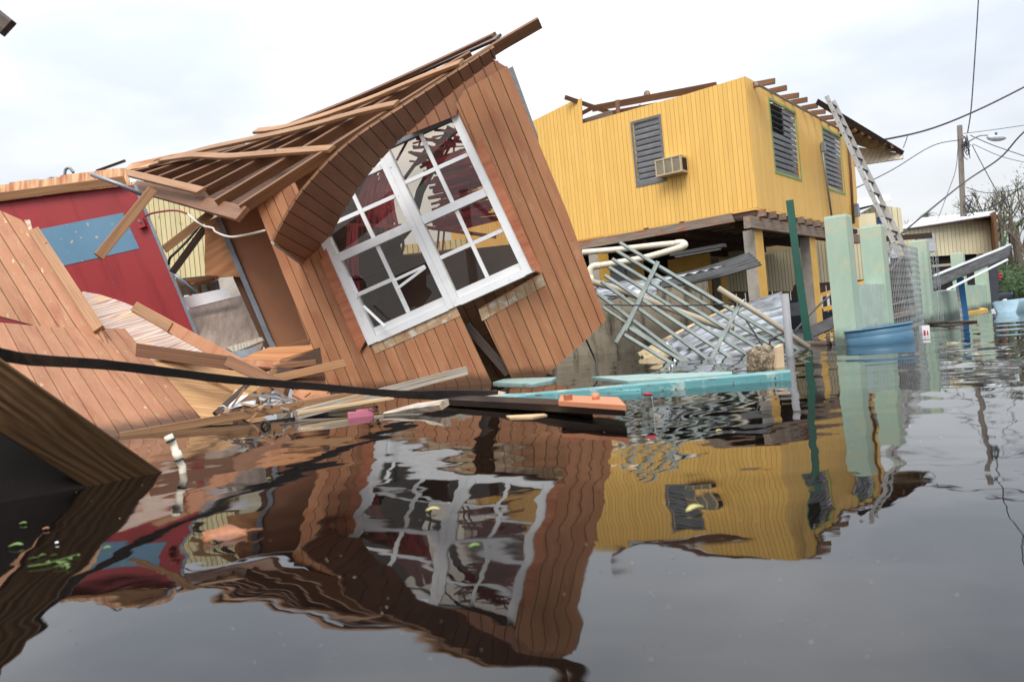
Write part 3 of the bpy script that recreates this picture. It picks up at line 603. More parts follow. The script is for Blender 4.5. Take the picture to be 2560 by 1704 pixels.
# raw, unpainted strip along the window sill and a piece of under-sheathing in the tear
def strip(name, face, pts, th, mt, z, parent=bh): return slab(name, face, pts, th, mt, parent, z)
for k in range(8):
    a0, a1 = .003 + k * .066, .003 + (k + 1) * .066 - .011*0 - .003
    strip('bare_strip', FW, [win(a0, -.016), win(a1, -.016), win(a1, -.078), win(a0, -.078)], .004, bare_edge, .005)
for k in range(7):
    t0, t1 = k / 7, (k + 1) / 7 - .01
    e = lambda t, o: (1196 + 160 * t + 9 * o, 774 - 90 * t + 28 * o)
    strip('bare_strip', FW2, [e(t0, 0.02), e(t1, 0.02), e(t1, 1), e(t0, 1)], .004, bare_edge, .005)
FB = Face(at(1130, 770, 6.5), at(1250, 960, 6.6), at(1330, 700, 6.45), (1250, 960), (1150, 760))
siding(bh, FB, [(1120, 770), (1345, 675), (1372, 720), (1210, 790), (1290, 960), (1330, 1060), (1240, 1060), (1200, 930)], 0.0925, lum_red, lum_dk, gap=.008, name='inner_board', wall='inner_sheathing')
beam('fallen_stud', at(1165, 812, 6.36), at(1272, 935, 6.32), 22, .06, lum_dk, bh)
# window
def bar(nm, a0, b0, a1, b1, z0, z1, par=None, mt=whitep):
    return MB().prism([FW.uv(*win(*p)) for p in ((a0, b0), (a1, b0), (a1, b1), (a0, b1))], z0, z1).build(nm, mt, FW.M, par or wn)
mw = MB()                                                     # outer frame and centre mullion
for a0, b0, a1, b1, z1 in ((-.012, -.02, .048, .80, .020), (.955, -.02, 1.012, 1.0, .020), (.485, -.02, .518, 1.0, .024), (.522, -.02, .560, 1.0, .024), (.518, -.01, .522, .99, .018),
                           (.048, -.024, .485, .016, .021), (.56, -.024, .955, .016, .021), (.56, .985, .955, 1.002, .0105)):
    mw.prism([FW.uv(*win(*p)) for p in ((a0, b0), (a1, b0), (a1, b1), (a0, b1))], -.05, z1)
wn = mw.build('window', whitep, FW.M, bh)
for s0, s1 in ((.05, .483), (.562, .953)):
    mid = (s0 + s1) / 2; tp_ = .86 if s0 < .1 else .953
    bar('bottom_rail', s0, .018, s1, .060, -.05, .004); bar('meeting_rail', s0, .478, s1, .526, -.05, .014); bar('top_rail', s0, tp_, s1, tp_ + .03, -.05, .004, None, whitep if s0 < .1 else steel_gy)
    for q0, q1 in ((.062, .476), (.528, tp_)):
        qm = (q0 + q1) / 2
        broken = s0 < .1 and q0 < .1
        bar('muntin', mid - .011, q0, mid + .011, q1, -.024, -.004)
        bar('muntin', s0, qm - .011, mid - .012 if True else 0, qm + .011, -.024, -.005)
        if not broken: bar('muntin', mid + .012, qm - .011, s1, qm + .011, -.024, -.005)
        for i, (c0, c1) in enumerate(((s0, mid - .011), (mid + .011, s1))):
            for j, (r0, r1) in enumerate(((q0, qm - .011), (qm + .011, q1))):
                if broken and i == 1 and j == 0:            # shards left round a hole
                    for sh in ([(c0, r0), (c0 + .05, r0), (c0 + .03, r0 + .02), (c0, r0 + .01)], [(c1, r0), (c1, r1), (c1 - .03, r1 - .03), (c1 - .06, r1 - .10), (c1 - .045, r0 + .05), (c1 - .10, r0 + .015), (c1 - .12, r0)]):
                        MB().prism([FW.uv(*win(*p)) for p in sh], -.016, -.013).build('pane_shard', pane_m, FW.M, wn)
                elif broken and i == 0 and j == 1:
                    MB().prism([FW.uv(*win(*p)) for p in ((c0, r0 + .10), (c0 + .05, r0 + .09), (c0 + .07, r0 + .04), (c0 + .06, r0), (c1, r0), (c1, r1), (c0, r1))], -.016, -.013).build('pane', pane_m, FW.M, wn)
                else: bar('pane', c0, r0, c1, r1, -.016, -.013, mt=pane_m)
beam('loose_muntin', at(983, 702, 6.12), at(1062, 665, 6.1), 7, .012, whitep, wn)
beam('loose_muntin', at(992, 722, 6.1), at(1064, 668, 6.08), 7, .012, whitep, wn)
beam('loose_muntin', at(908, 764, 6.2), at(962, 815, 6.15), 7, .012, whitep, wn)
# brown window casing
FC = lambda pts, nm='casing': slab(nm, FW, pts, .03, trim_red, bh, .034)
FC([(818, 622), (806, 655), (902, 880), (917, 851)]); FC([(1142, 272), (1157, 240), (1358, 682), (1330, 672)])
FC([(1140, 268), (1156, 237), (1030, 330), (1050, 322)], 'head_casing')
# curved valance hanging in front of the wall under the gable rafter
FA = Face(at(690, 610, 5.85), at(1235, 130, 5.62), at(900, 470, 5.98), (905, 470), (820, 395))
outer = curve_pts([(686, 607), (691, 588), (740, 500), (789, 440), (835, 392), (905, 333), (1005, 268), (1105, 203), (1236, 118)], 3)
inner = curve_pts([(1240, 148), (1200, 178), (1150, 215), (1095, 262), (1048, 308), (1005, 345), (950, 403), (898, 468), (850, 545), (820, 612), (798, 690)], 3)
siding(bh, FA, [o[:2] for o in outer] + [i[:2] for i in inner], 0.092, brown_dark, groove, gap=.007, th=.012, wall='valance')
sweep('edge_strip', [on(FA, 685, 609, .004), on(FA, 796, 692, .004)], rprof(.018, .03), lum_gy, bh)
# roof: rafters, purlins
tops = [[(596, 512, 6.15), (934, 295, 6.1), (1250, 98, 6.05), (1344, 44, 6.02)],
        [(535, 499, 6.55), (851, 311, 6.5), (1004, 224, 6.5), (1175, 128, 6.45)],
        [(509, 469, 6.95), (676, 380, 6.9), (929, 253, 6.9), (1090, 172, 6.85)],
        [(470, 457, 7.35), (722, 341, 7.3), (861, 277, 7.3), (1010, 210, 7.25)],
        [(430, 448, 7.75), (668, 353, 7.7), (800, 299, 7.7), (940, 238, 7.65)],
        [(392, 441, 8.15), (482, 406, 8.1), (700, 333, 8.1)],
        [(358, 433, 8.55), (452, 403, 8.5), (610, 360, 8.5)],
        [(331, 426, 8.95), (424, 406, 8.9), (560, 370, 8.9)]]
rup = Vector((-0.25, -0.62, 0.75)).normalized()
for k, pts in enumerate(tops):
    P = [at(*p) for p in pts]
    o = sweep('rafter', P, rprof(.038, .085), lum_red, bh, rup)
    o.data.materials.append(lum_lt)                                  # paler tops, darker sides: light and shade put into the wood colour
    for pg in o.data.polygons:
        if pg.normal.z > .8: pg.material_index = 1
C_ = [at(345, 462, 8.95), at(596, 530, 6.35), at(905, 335, 6.4), at(1120, 185, 6.9), at(900, 262, 8.2), at(640, 372, 8.9), at(430, 412, 9.2)]
link_mesh('ceiling', [c for c in C_] + [c - rup * .02 for c in C_], [tuple(range(7)), tuple(range(13, 6, -1))] + [(i, (i + 1) % 7, (i + 1) % 7 + 7, i + 7) for i in range(7)], mat('painted roof shade', (0.11, 0.055, 0.03), (0.06, 0.03, 0.018), sc=(3, 14, 6), rough=.8, rnd=0), Matrix.Identity(4), bh)  # added dark panel stands in for the shade between the rafters
def purlin(pts, w=.085, t=.028, mt=lum):
    P = [at(*p) for p in curve_pts(pts, 4)]
    sweep('purlin', [p + rup * .03 for p in P], rprof(w, t), mt, bh, rup)
purlin([(405, 403, 8.7), (489, 392, 8.0), (577, 395, 7.3), (700, 385, 6.6), (832, 376, 6.1)])
purlin([(380, 415, 8.9), (500, 380, 8.2), (600, 358, 7.7), (753, 325, 6.9), (905, 284, 6.3), (994, 264, 6.05)])
purlin([(642, 331, 7.9), (730, 318, 7.3), (900, 262, 6.8), (1040, 205, 6.3), (1155, 161, 6.0)])
purlin([(720, 318, 7.9), (900, 245, 7.3), (1090, 160, 6.8), (1236, 92, 6.3)], .06, .028, lum_red)
sweep('ridge_board', [at(*p) for p in ((560, 368, 8.9), (800, 285, 7.9), (1060, 172, 7.1), (1245, 90, 6.5))], rprof(.10, .025), lum_dk, bh, rup)
# eave board and stubs
sweep('eave_board', [at(333, 462, 8.7), at(470, 497, 7.3), at(603, 532, 6.08)], rprof(.135, .038), lum_red, bh, Vector((-.1, -.9, .35)))
beam('batten', at(310, 428, 8.5), at(502, 474, 6.9), .09, .03, lum, bh, rup, px=False)
slab('roof_sheathing', Face(at(331, 424, 9.1), at(560, 366, 9.1), at(424, 300, 9.3)), [(300, 428), (330, 408), (420, 388), (500, 372), (560, 366), (540, 385), (424, 406)], .02, ply_edge, bh)
beam('ridge_scrap', at(240, 428, 8.8), at(312, 402, 8.8), 7, .03, lum_dk, bh)
beam('ridge_scrap', at(385, 405, 9.0), at(430, 391, 9.0), 7, .03, lum_dk, bh)
# interior walls
FI = Face(at(535, 545, 7.35), at(690, 870, 7.35), at(960, 480, 7.5), (690, 870), (540, 545))
slab('interior_wall', FI, [(536, 548), (640, 500), (760, 455), (860, 700), (900, 1010), (760, 1010), (692, 872)], .02, brown_flat, bh)
slab('inner_wall', FI, [(762, 455), (880, 410), (945, 450), (1010, 640), (1330, 605), (1352, 700), (1380, 900), (1290, 1010), (902, 1010), (862, 700)], .02, mat('shaded interior brown', (0.085, 0.040, 0.024), (0.055, 0.028, 0.018), sc=(2, 2, 2), rough=.6, rnd=0), bh)  # wall continued in darker brown, painting the dim room behind the window
beam('wall_edge', at(545, 547, 7.3), at(686, 878, 7.3), 13, .05, steel_gy, bh)
beam('wall_stud', at(590, 690, 7.4), at(672, 872, 7.4), 16, .05, lum_red, bh)
slab('plywood_gusset', Face(at(512, 545, 7.3), at(600, 692, 7.3), at(512, 690, 7.3)), [(512, 556), (546, 540), (602, 692), (512, 688)], .018, ply_red, bh)
slab('back_corner_boards', Face(at(1275, 180, 6.3), at(1330, 330, 6.3), at(1300, 170, 6.8)), [(1270, 172), (1282, 166), (1345, 340), (1352, 400), (1335, 360)], .05, lum_dk, bh)
slab('top_board', Face(at(1220, 150, 6.2), at(1255, 165, 6.2), at(1240, 190, 6.2)), [(1222, 160), (1244, 151), (1256, 172), (1215, 195)], .03, brown, bh)
slab('gable_end', Face(at(720, 470, 6.55), at(800, 470, 6.6), at(740, 600, 6.6)), [(645, 514), (705, 452), (800, 396), (860, 440), (800, 700), (720, 640)], .015, brown, bh)
# white and red cable, conduit
tube('cable', [p for p in curve_pts([(362, 541, 7.4), (385, 532, 7.2), (436, 526, 7.0), (470, 535, 6.9)], 5)], .009, wirer, bh, 6)
tube('cable', [p for p in curve_pts([(470, 535, 6.9), (490, 553, 6.8), (510, 565, 6.8), (532, 570, 6.7), (540, 580, 6.6), (575, 592, 6.4), (620, 586, 6.3), (663, 576, 6.25)], 5)], .009, wirew, bh, 6)
tube('conduit', [at(228, 436, 7.5), at(300, 462, 7.5), at(357, 488, 7.6)], .020, steel_gy, bh)
beam('hanging_stud', at(383, 472, 6.5), at(248, 640, 6.2), 24, .06, lum, bh)
beam('hanging_stud', at(528, 533, 7.2), at(412, 622, 7.0), 20, .05, lum, bh)
beam('hanging_stud', at(512, 570, 7.45), at(430, 682, 7.4), 17, .05, lum_dk, bh)
tube('cable', [p for p in curve_pts([(505, 558, 7.3), (470, 600, 7.25), (440, 630, 7.2), (425, 645, 7.2), (422, 660, 7.3)], 4)], .012, blackm, bh, 6)
tube('conduit', [at(430, 680, 7.7), at(490, 733, 7.8)], .018, steel_gy, bh)

# red blinds tangled behind the window, black pole
rb = thing('tangled_blind', 'tangled crimson slat blind hanging behind the right window sash', 'blind', at(1130, 660, 7.0))
for k in range(100):
    t = k / 57.0
    if k < 62:
        y = 395 + 180 * (k / 62.0) ** 1.3 + random.uniform(-4, 4); x0 = 1080 + random.uniform(-28, 25) + .15 * (y - 400); x1 = 1190 + random.uniform(-30, 25) + .28 * (y - 430); tilt = random.uniform(-22, -6)
        beam('slat', at(x0, y - tilt * .5, random.uniform(6.75, 7.1)), at(x1, y + tilt * .5 - 12, random.uniform(6.75, 7.1)), random.uniform(4, 9), .003, redslat, rb)
    else:
        x = random.uniform(1010, 1170); y = random.uniform(300, 420); a = random.uniform(-.5, .6) + (1.2 if random.random() < .3 else 0); l = random.uniform(30, 110)
        beam('slat', at(x - l * .5 * math.cos(a), y + l * .5 * math.sin(a), random.uniform(6.8, 7.2)), at(x + l * .5 * math.cos(a), y - l * .5 * math.sin(a), random.uniform(6.8, 7.2)), random.uniform(3, 10), .003, redslat, rb)
for k in range(12):
    y = 420 + 13 * k; x0 = 1085 + .25 * (y - 420) + random.uniform(-8, 18)
    beam('slat', at(x0, y + 8, 7.15), at(x0 + 110 + random.uniform(-25, 10), y - 18 + random.uniform(-4, 4), 7.15), random.uniform(9, 15), .003, redslat, rb)
for k in range(7):
    beam('slat', at(1050 + 10 * k, 400 - 9 * k, 7.15), at(1120 + 6 * k + random.uniform(-15, 15), 372 - 10 * k + random.uniform(-8, 8), 7.15), random.uniform(8, 14), .003, redslat, rb)
beam('headrail', at(1050, 566, 6.95), at(1240, 592, 6.9), 9, .03, redslat, rb)
for x, y0, y1 in ((1112, 560, 700), (1100, 540, 690), (1140, 300, 470), (1185, 380, 520)): beam('cord_strip', at(x, y0, 6.9), at(x - 12, y1, 6.95), 5, .003, redslat, rb)
rv = thing('bunched_strips', 'bunch of rose red plastic strips drooping behind the left window sash', 'strips', at(930, 640, 6.9))
for k in range(46):
    u = k / 45.0; x = 935 + 55 * u + random.uniform(-8, 8); y = 428 + random.uniform(-8, 30)
    e = (905 + 80 * u + random.uniform(-20, 20), 560 + random.uniform(-30, 30))
    P = [p for p in curve_pts([(x, y, 6.9), ((x + e[0]) / 2 - 12 + random.uniform(-8, 8), (y + e[1]) / 2, 6.8), (e[0], e[1], 6.85)], 3)]
    sweep('strip', [at(*p) for p in P], rprof(random.uniform(3, 9) * 6.9 / F, .003), redslat2, rv)
beam('cross_strip', at(845, 560, 6.8), at(1000, 566, 6.8), 8, .01, redslat2, rv)
for k in range(10):
    x = 880 + random.uniform(-10, 14)
    sweep('strip', [at(*p) for p in curve_pts([(x, 560, 6.8), (x - 4 + random.uniform(-6, 6), 640, 6.8), (x + random.uniform(-12, 12), 740 + random.uniform(-30, 30), 6.85)], 3)], rprof(4 * 6.9 / F, .003), redslat2, rv)
pl2 = thing('bent_black_pole', 'thick black pole leaning inside the toppled house behind the window', 'pole', at(1020, 650, 7.1))
sweep('shaft', [at(1128, 318, 7.0), at(1090, 400, 7.0), at(1050, 480, 7.0), at(1030, 560, 7.05), at(965, 640, 7.1), at(940, 850, 7.2)], rprof(.075, .06), blackm, pl2)
tube('cable', [p for p in curve_pts([(1000, 560, 6.8), (1008, 620, 6.8), (985, 650, 6.8), (930, 690, 6.8), (860, 698, 6.85)], 5)], .012, blackm, pl2, 6)

# ------------------------------------------------------------------ red wall with blue patch
rw = thing('red_wall', 'leaning red partition wall with a grey blue painted rectangle', 'wall', wat(300, 960, GZ))
FRD = Face(at(0, 600, 7.75), at(337, 465, 7.75), at(490, 835, 7.75), (490, 835), (337, 465))
slab('panel', FRD, [(-260, 540), (0, 503), (334, 462), (492, 838), (545, 1010), (-260, 1010)], .02, redp, rw)
slab('blue_patch', FRD, [(85, 576), (308, 532), (349, 621), (160, 664)], .004, bluep, rw, .004)
beam('metal_edge', on(FRD, 338, 463, .01), on(FRD, 493, 838, .01), 8, .03, steel_gy, rw)
beam('top_plate', at(-200, 520, 7.70), at(306, 451, 7.68), 22, .06, lum, rw)
Fps = Face(at(0, 470, 7.8), at(320, 440, 7.8), at(0, 500, 7.78), (100, 500), (100, 450))
slab('plywood_band', Fps, [(-200, 480), (0, 462), (22, 460), (24, 456), (95, 447), (97, 450), (150, 442), (152, 438), (222, 430), (285, 421), (312, 420), (322, 448), (322, 464), (0, 500), (-200, 520)], .018, ply_edge, rw)
MB().box((-.035, -.045, 0), (.035, .045, .05)).build('junction_box', redp, Matrix.Translation(on(FRD, 357, 560, .002)) @ FRD.M.to_3x3().to_4x4(), rw)
tube('wire_end', [on(FRD, 352, 552, .05), on(FRD, 357, 556, .07), on(FRD, 361, 560, .05)], .006, turq, rw, 6)
for p in ([(115, 452, 7.9), (130, 444, 7.9), (148, 447, 7.9)], [(162, 438, 7.9), (164, 424, 7.9), (174, 420, 7.9), (184, 432, 7.9)]):
    tube('loose_conduit', [q for q in curve_pts(p, 4)], .014, steel_gy, rw, 6)

# ------------------------------------------------------------------ cream house seen through the wreck
ch = thing('cream_house', 'raised cream boarded house with mildew seen through the gap by the red wall', 'house', at(470, 690, 15))
FCr = hface(at(440, 697, 15.0), (at(1160, 603, 14.4) - at(440, 697, 15.0)))
lx = FCr.uv(1180, 600)[0]; lm = FCr.uv(525, 600)[0]
uvp = [(-1.6, 0), (lx, 0), (lx, .17), (lm, .17), (lm, 1.85), (0.3, 1.95), (-1.6, 1.95)]
siding(ch, FCr, None, 0.1016, cream, cream_gr, gap=.013, uvpoly=uvp, wall='wall')
MB().box((-1.6, -.14, -.2), (lx, -.001, -.02)).build('sill_beam', lum_red, FCr.M, ch)
MB().box((-1.6, -.02, -3.2), (lm - .1, 1.7, -.4)).build('room', cream_cl, FCr.M, ch)
for xx in (-1.2, 1.6, 4.2):
    MB().box((xx, -3.2, -.5), (xx + .2, -.14, -.3)).build('stilt', conc_gy, FCr.M, ch)
# litter on the floor behind the gap
fl = thing('floor_sheet', 'weathered grey brown floor sheet lying below the white board', 'floor sheet', at(560, 860, 7.6))
FF = Face(at(470, 775, 8.3), at(600, 742, 8.4), at(650, 855, 7.5))
slab('sheet', FF, [(462, 776), (602, 738), (662, 850), (640, 905), (500, 905)], .02, floor_gy, fl)
o = slab('white_board', Face(at(455, 745, 8.1), at(575, 722, 8.1), at(470, 772, 8.05)), [(455, 743), (568, 719), (578, 744), (470, 771)], .02, paperw); tag(o, 'short white board propped on the grey floor sheet', 'board')
cw = thing('wood_crate', 'broken wooden crate frame behind the white board', 'crate', at(490, 730, 9.3))
beam('rail', at(440, 708, 9.4), at(545, 692, 9.4), 10, .05, lum, cw); beam('rail', at(485, 712, 9.3), at(538, 696, 9.3), 9, .05, lum_red, cw)
for x in (448, 470, 495, 520): beam('stud', at(x, 702, 9.4), at(x + 8, 745, 9.4), 9, .05, lum_red, cw)
slab('panel', Face(at(510, 705, 9.5), at(545, 698, 9.5), at(515, 735, 9.5)), [(512, 708), (545, 700), (550, 725), (518, 733)], .02, steel_gy, cw)
o = slab('concrete_slab', Face(at(560, 700, 10.5), at(600, 695, 10.5), at(560, 745, 10.3)), [(545, 694), (600, 690), (660, 860), (560, 800)], .06, conc_gy); tag(o, 'grey concrete slab edge behind the plywood gusset', 'slab')
for pts, nm, lb, mt in (([(565, 868), (655, 842), (660, 850), (585, 880)], 'grey_plank', 'split grey plank on the floor sheet edge', lum_gy), ([(575, 880), (640, 868), (650, 880), (600, 900)], 'dark_board_scrap', 'small dark slate coloured scrap by the interior wall foot', steel_gy)):
    o = slab(nm, Face(at(565, 868, 7.2), at(655, 842, 7.3), at(600, 900, 6.9)), pts, .02, mt); tag(o, lb, 'board')

# ------------------------------------------------------------------ fallen panels and lumber on the left
# lower siding panel sliding into the water
PB = Face(wat(300, 1087), wat(505, 1047), at(160, 818, 5.75), (500, 1046), (312, 821))
pn = thing('fallen_siding_panel', 'brown grooved siding panel sloping into the water below the red wall', 'siding panel', wat(400, 1066))
siding(pn, PB, [(-330, 795), (0, 806), (130, 817), (312, 821), (505, 1047), (545, 1095), (330, 1140), (-330, 1260)], 0.1016, brown_old, groove, gap=.007, wall='sheathing')
# upper siding panel standing behind it
PA = Face(at(0, 790, 5.95), at(250, 822, 5.85), at(60, 555, 6.45), (250, 815), (40, 500))
pa = thing('torn_siding_panel', 'torn brown siding panel with flaking paint propped against the red wall', 'siding panel', at(120, 840, 5.9))
siding(pa, PA, [(-330, 420), (0, 526), (54, 550), (84, 584), (252, 822), (270, 860), (110, 850), (105, 820), (60, 806), (0, 790), (-330, 720)], 0.1016, brown_old, groove, gap=.007, wall='sheathing')
beam('edge_stud', on(PA, 88, 578, .03), on(PA, 250, 826, .03), 26, .05, lum, pa)
slab('tear_strip', PA, [(62, 552), (76, 551), (84, 580), (78, 585)], .01, bare_edge, pa, .01)
# plywood sheets
PC = Face(at(207, 730, 7.0), at(505, 878, 6.1), at(312, 824, 6.35), (505, 878), (240, 740))
o = slab('curled_plywood', PC, [(205, 728), (250, 736), (300, 752), (335, 766), (400, 806), (470, 850), (510, 880), (350, 905), (300, 870), (200, 850), (205, 760)], .014, ply_gy); tag(o, 'greyed plywood sheet with dark swirling grain between panel and painted board', 'plywood')
PD = Face(wat(300, 1087) + Vector((0, .06, -.02)), wat(505, 1047) + Vector((0, .06, -.02)), at(160, 818, 5.85), (505, 1047), (312, 821))
o = slab('plywood_sheet', PD, [(318, 830), (345, 880), (420, 890), (580, 918), (668, 975), (650, 1015), (560, 1060), (520, 1075), (440, 980)], .014, ply); tag(o, 'tan plywood sheet with swirling grain beside the grooved panel', 'plywood')
lumber = [
    ('painted_plank', 'brown painted plank with a raw split end lying along the grey plywood', (338, 768, 5.95), (655, 942, 5.25), 30, .045, brown),
    ('raw_stud', 'raw stud end nailed on the painted plank beside the red wall', (334, 764, 5.93), (424, 818, 5.72), 27, .05, lum),
    ('frame_stud', 'reddish frame stud crossing above the tan plywood', (340, 874, 5.55), (580, 908, 5.40), 34, .05, lum_red),
    ('frame_rail', 'dark inner rail dropping from the frame stud to the black strip', (566, 900, 5.36), (712, 968, 5.05), 30, .05, lum_red),
    ('charred_ended_stud', 'brown stud with a blackened end resting on the front wall', (690, 946, 5.25), (862, 907, 5.35), 21, .05, lum),
    ('bleached_plank', 'bleached white plank lying across the foot of the brown wall', (745, 1036, 4.35), (1168, 926, 5.05), 24, .06, lum_gy),
    ('long_brown_plank', 'long brown plank along the waterline below the grooved panel', (300, 1092, 4.32), (905, 985, 4.75), 22, .05, lum),
    ('wet_black_rail', 'long wet black rail floating along the waterline', (310, 1107, 4.25), (820, 1036, 4.45), 13, .05, black_gl),
    ('splintered_stud', 'splintered brown stud leaning by the shiny metal sheet', (590, 1030, 4.85), (700, 944, 5.2), 30, .05, lum),
    ('dark_stick', 'thin dark stick with a white tie leaning on the plywood', (540, 1032, 4.7), (622, 958, 4.95), 13, .03, lum_dk),
    ('pale_block', 'pale wood block behind the dark tied stick', (585, 978, 5.25), (645, 1000, 5.15), 17, .05, lum_lt),
    ('pale_lath', 'thin pale lath floating beside the pink box', (748, 1032, 4.3), (985, 994, 4.6), 10, .02, lum_lt),
    ('grey_sunken_board', 'grey board half sunk below the bleached plank', (760, 1036, 4.45), (905, 1008, 4.7), 22, .02, lum_gy),
    ('dark_red_lath', 'wet dark lath floating under the pink box', (700, 1062, 4.1), (960, 1036, 4.3), 8, .02, lum_dk),
    ('short_red_stud', 'short reddish stud wedged below the broken plywood', (640, 925, 5.45), (790, 905, 5.5), 14, .05, lum_red),
    ('leaning_offcut', 'small leaning offcut under the charred ended stud', (675, 938, 5.4), (700, 912, 5.5), 16, .04, lum),
    ('thin_red_lath', 'thin lath sticking up from the broken plywood pile', (705, 872, 5.9), (775, 852, 6.0), 12, .03, lum_red),
]
for nm, lb, a, b2, wpx, th, mt in lumber:
    o = beam(nm, a, b2, wpx, th, mt); tag(o, lb, 'plank' if 'plank' in nm else 'lumber')
o = tube('plastic_tie', [p for p in curve_pts([(550, 1016, 4.66), (558, 1014, 4.64), (566, 1020, 4.64), (571, 1034, 4.66)], 4)], .004, wirew, bpy.data.objects['dark_stick'], 6)
FP = Face(at(605, 898, 5.5), at(780, 862, 5.95), at(700, 905, 5.55), (700, 910), (690, 866))
for nm, lb, pts, z, mt in (('split_plywood', 'split red brown plywood piece heaped at the wall corner', [(602, 898), (640, 880), (672, 868), (778, 862), (786, 876), (716, 902), (640, 900)], .0, ply_red),
                           ('plywood_splinter', 'curved plywood splinter under the split piece', [(612, 900), (660, 898), (754, 903), (720, 915), (680, 918), (640, 915)], .03, brown),
                           ('dark_plywood', 'dark plywood scrap behind the charred ended stud', [(700, 898), (800, 868), (815, 960), (740, 975), (690, 940)], -.08, lum_dk),
                           ('wet_brown_scrap', 'wet brown plywood scrap with a green leaf near the black strip', [(745, 945), (806, 930), (826, 985), (780, 1010), (730, 985)], .06, brown)):
    o = slab(nm, FP, pts, .016, mt); tag(o, lb, 'plywood')
rs = random.Random(21)
for k in range(34):
    x = rs.uniform(545, 1010); y = 1028 - (x - 545) * .075 + rs.uniform(-34, 14); d = 4.35 + (1050 - y) * .008; a = rs.gauss(.22, .45); l = rs.uniform(14, 70)
    o = beam('splinter', at(x - l * .5 * math.cos(a), y + l * .5 * math.sin(a), d), at(x + l * .5 * math.cos(a), y - l * .5 * math.sin(a), d + rs.uniform(-.1, .15)), rs.uniform(2.5, 7), .008, rs.choice((lum, lum_red, lum_dk, lum_gy, brown, lum_lt)))
    tag(o, 'loose wood splinter in the debris heap along the waterline', 'splinter', 'splinters heaped at the waterline')
# crumpled shiny sheet among the lumber
def corrugated(name, c, n, amp, mt, parent=None, sag=0.0, nu=24, crumple=0.0, seg=6):
    """sheet between four corner points; ridges run from c[0] to c[1]"""
    v = []; f = []; nv = n * seg; nn = ((c[1] - c[0]).cross(c[3] - c[0])).normalized()
    if nn.dot(CAM - c[0]) < 0: nn = -nn
    M = frame(c[0], c[1] - c[0], nn); Mi = M.inverted()
    for i in range(nu + 1):
        u = i / nu
        for j in range(nv + 1):
            t = j / nv
            p = c[0] * (1 - u) * (1 - t) + c[1] * u * (1 - t) + c[2] * u * t + c[3] * (1 - u) * t
            h = amp * math.sin(2 * math.pi * t * n) + sag * math.sin(math.pi * u)
            if crumple: h += crumple * noise.noise(p * 5) + crumple * .5 * noise.noise(p * 13)
            v.append(Mi @ (p + nn * h))
    for i in range(nu):
        for j in range(nv):
            a = i * (nv + 1) + j; f.append((a, a + 1, a + nv + 2, a + nv + 1))
    o = link_mesh(name, v, f, mt, M, parent, True)
    s = o.modifiers.new('solid', 'SOLIDIFY'); s.thickness = .0016; s.offset = 0
    return o
o = corrugated('crumpled_sheet', [at(640, 985, 5.1), at(778, 1010, 4.9), at(800, 1030, 4.6), at(660, 1022, 4.65)], 5, .006, galv, None, .02, 20, .03); tag(o, 'crumpled shiny metal sheet among the splintered studs', 'metal sheet')
o = corrugated('bent_white_sheet', [at(575, 1000, 5.0), at(640, 985, 5.1), at(640, 1010, 4.9), at(570, 1025, 4.8)], 3, .004, roofw, None, .01, 8); tag(o, 'bent white ribbed sheet behind the dark tied stick', 'metal sheet')
# dark foreground timber and black strip
A0, A1 = wat(220, 1216), wat(408, 1181)
tp = at(-20, 880, 2.22)
tm = (A0 + A1) / 2; tdir = (tp - A1); ext = A1 + tdir * 1.35
wdt = (A1 - A0).length * 0.74
ctr_low = A0.lerp(A1, .5) - tdir.normalized() * .35
FT = Face(A0, A1, tp)
nT = FT.n
sd = tdir.normalized().cross(nT).normalized()
if sd.dot(A0 - A1) < 0: sd = -sd
wT = (FT.hit(0, 1082) - A1).dot(sd)
base = A1 + sd * wT / 2
tmb = sweep('foreground_timber', [base - tdir.normalized() * .9, base + tdir * .5, base + tdir * 1.6], rprof(wT, .042, .004), timber_m, None, nT)
tag(tmb, 'thick wet timber with bold grain slanting into the water in the foreground', 'timber')
bs_pts = [(-60, 872, 2.25), (0, 886, 2.3), (81, 899, 2.5), (251, 910, 2.95), (407, 928, 3.3), (577, 949, 3.65), (800, 967, 4.0), (1000, 985, 4.25), (1130, 987, 4.4), (1245, 991, 4.5)]
P = [at(*p) for p in curve_pts(bs_pts, 3)]
o = sweep('black_strip', P, rprof(.064, .016, .004), black_gl, None, scales=[.60 + .02 * math.sin(i * 2.3) + max(0, i / len(P) - .72) * 2.2 for i in range(len(P))]); tag(o, 'long bent black strip running from the timber to the floating boards', 'strip')
o = slab('black_board', Face(wat(218, 1219) + Vector((0, .03, 0)), wat(-300, 1310), at(-100, 1030, 2.42)), [(-700, 700), (-100, 985), (30, 1075), (150, 1165), (222, 1222), (250, 1290), (-700, 1500)], .03, mat('painted shade black', (0.010, 0.008, 0.007), rough=.85, rnd=0, spec=.1)); tag(o, 'black soaked board standing in the water under the foreground timber', 'board')  # added board paints the black shade below the timber
o = beam('orange_offcut', at(45, 1130, 2.75), at(95, 1150, 2.72), 34, .03, lum_red); tag(o, 'small reddish offcut in the shade under the foreground timber', 'lumber')
# plank end poking in at the top left, nailed to a post outside the frame
ov = thing('overhanging_plank', 'broken plank end jutting into the sky high on a post', 'plank', wat(-520, 1300, GZ))
pe = at(14, 66, 2.6); pd = (at(-330, -210, 2.6) - pe)
sweep('plank', [pe, pe + pd], rprof(.062, .03), lum_dk, ov)
q = pe + pd * .96
sweep('post', [Vector((q.x - .03, q.y + .06, GZ)), Vector((q.x - .03, q.y + .06, q.z + .1))], rprof(.09, .09, .004, True), lum_dk, ov)

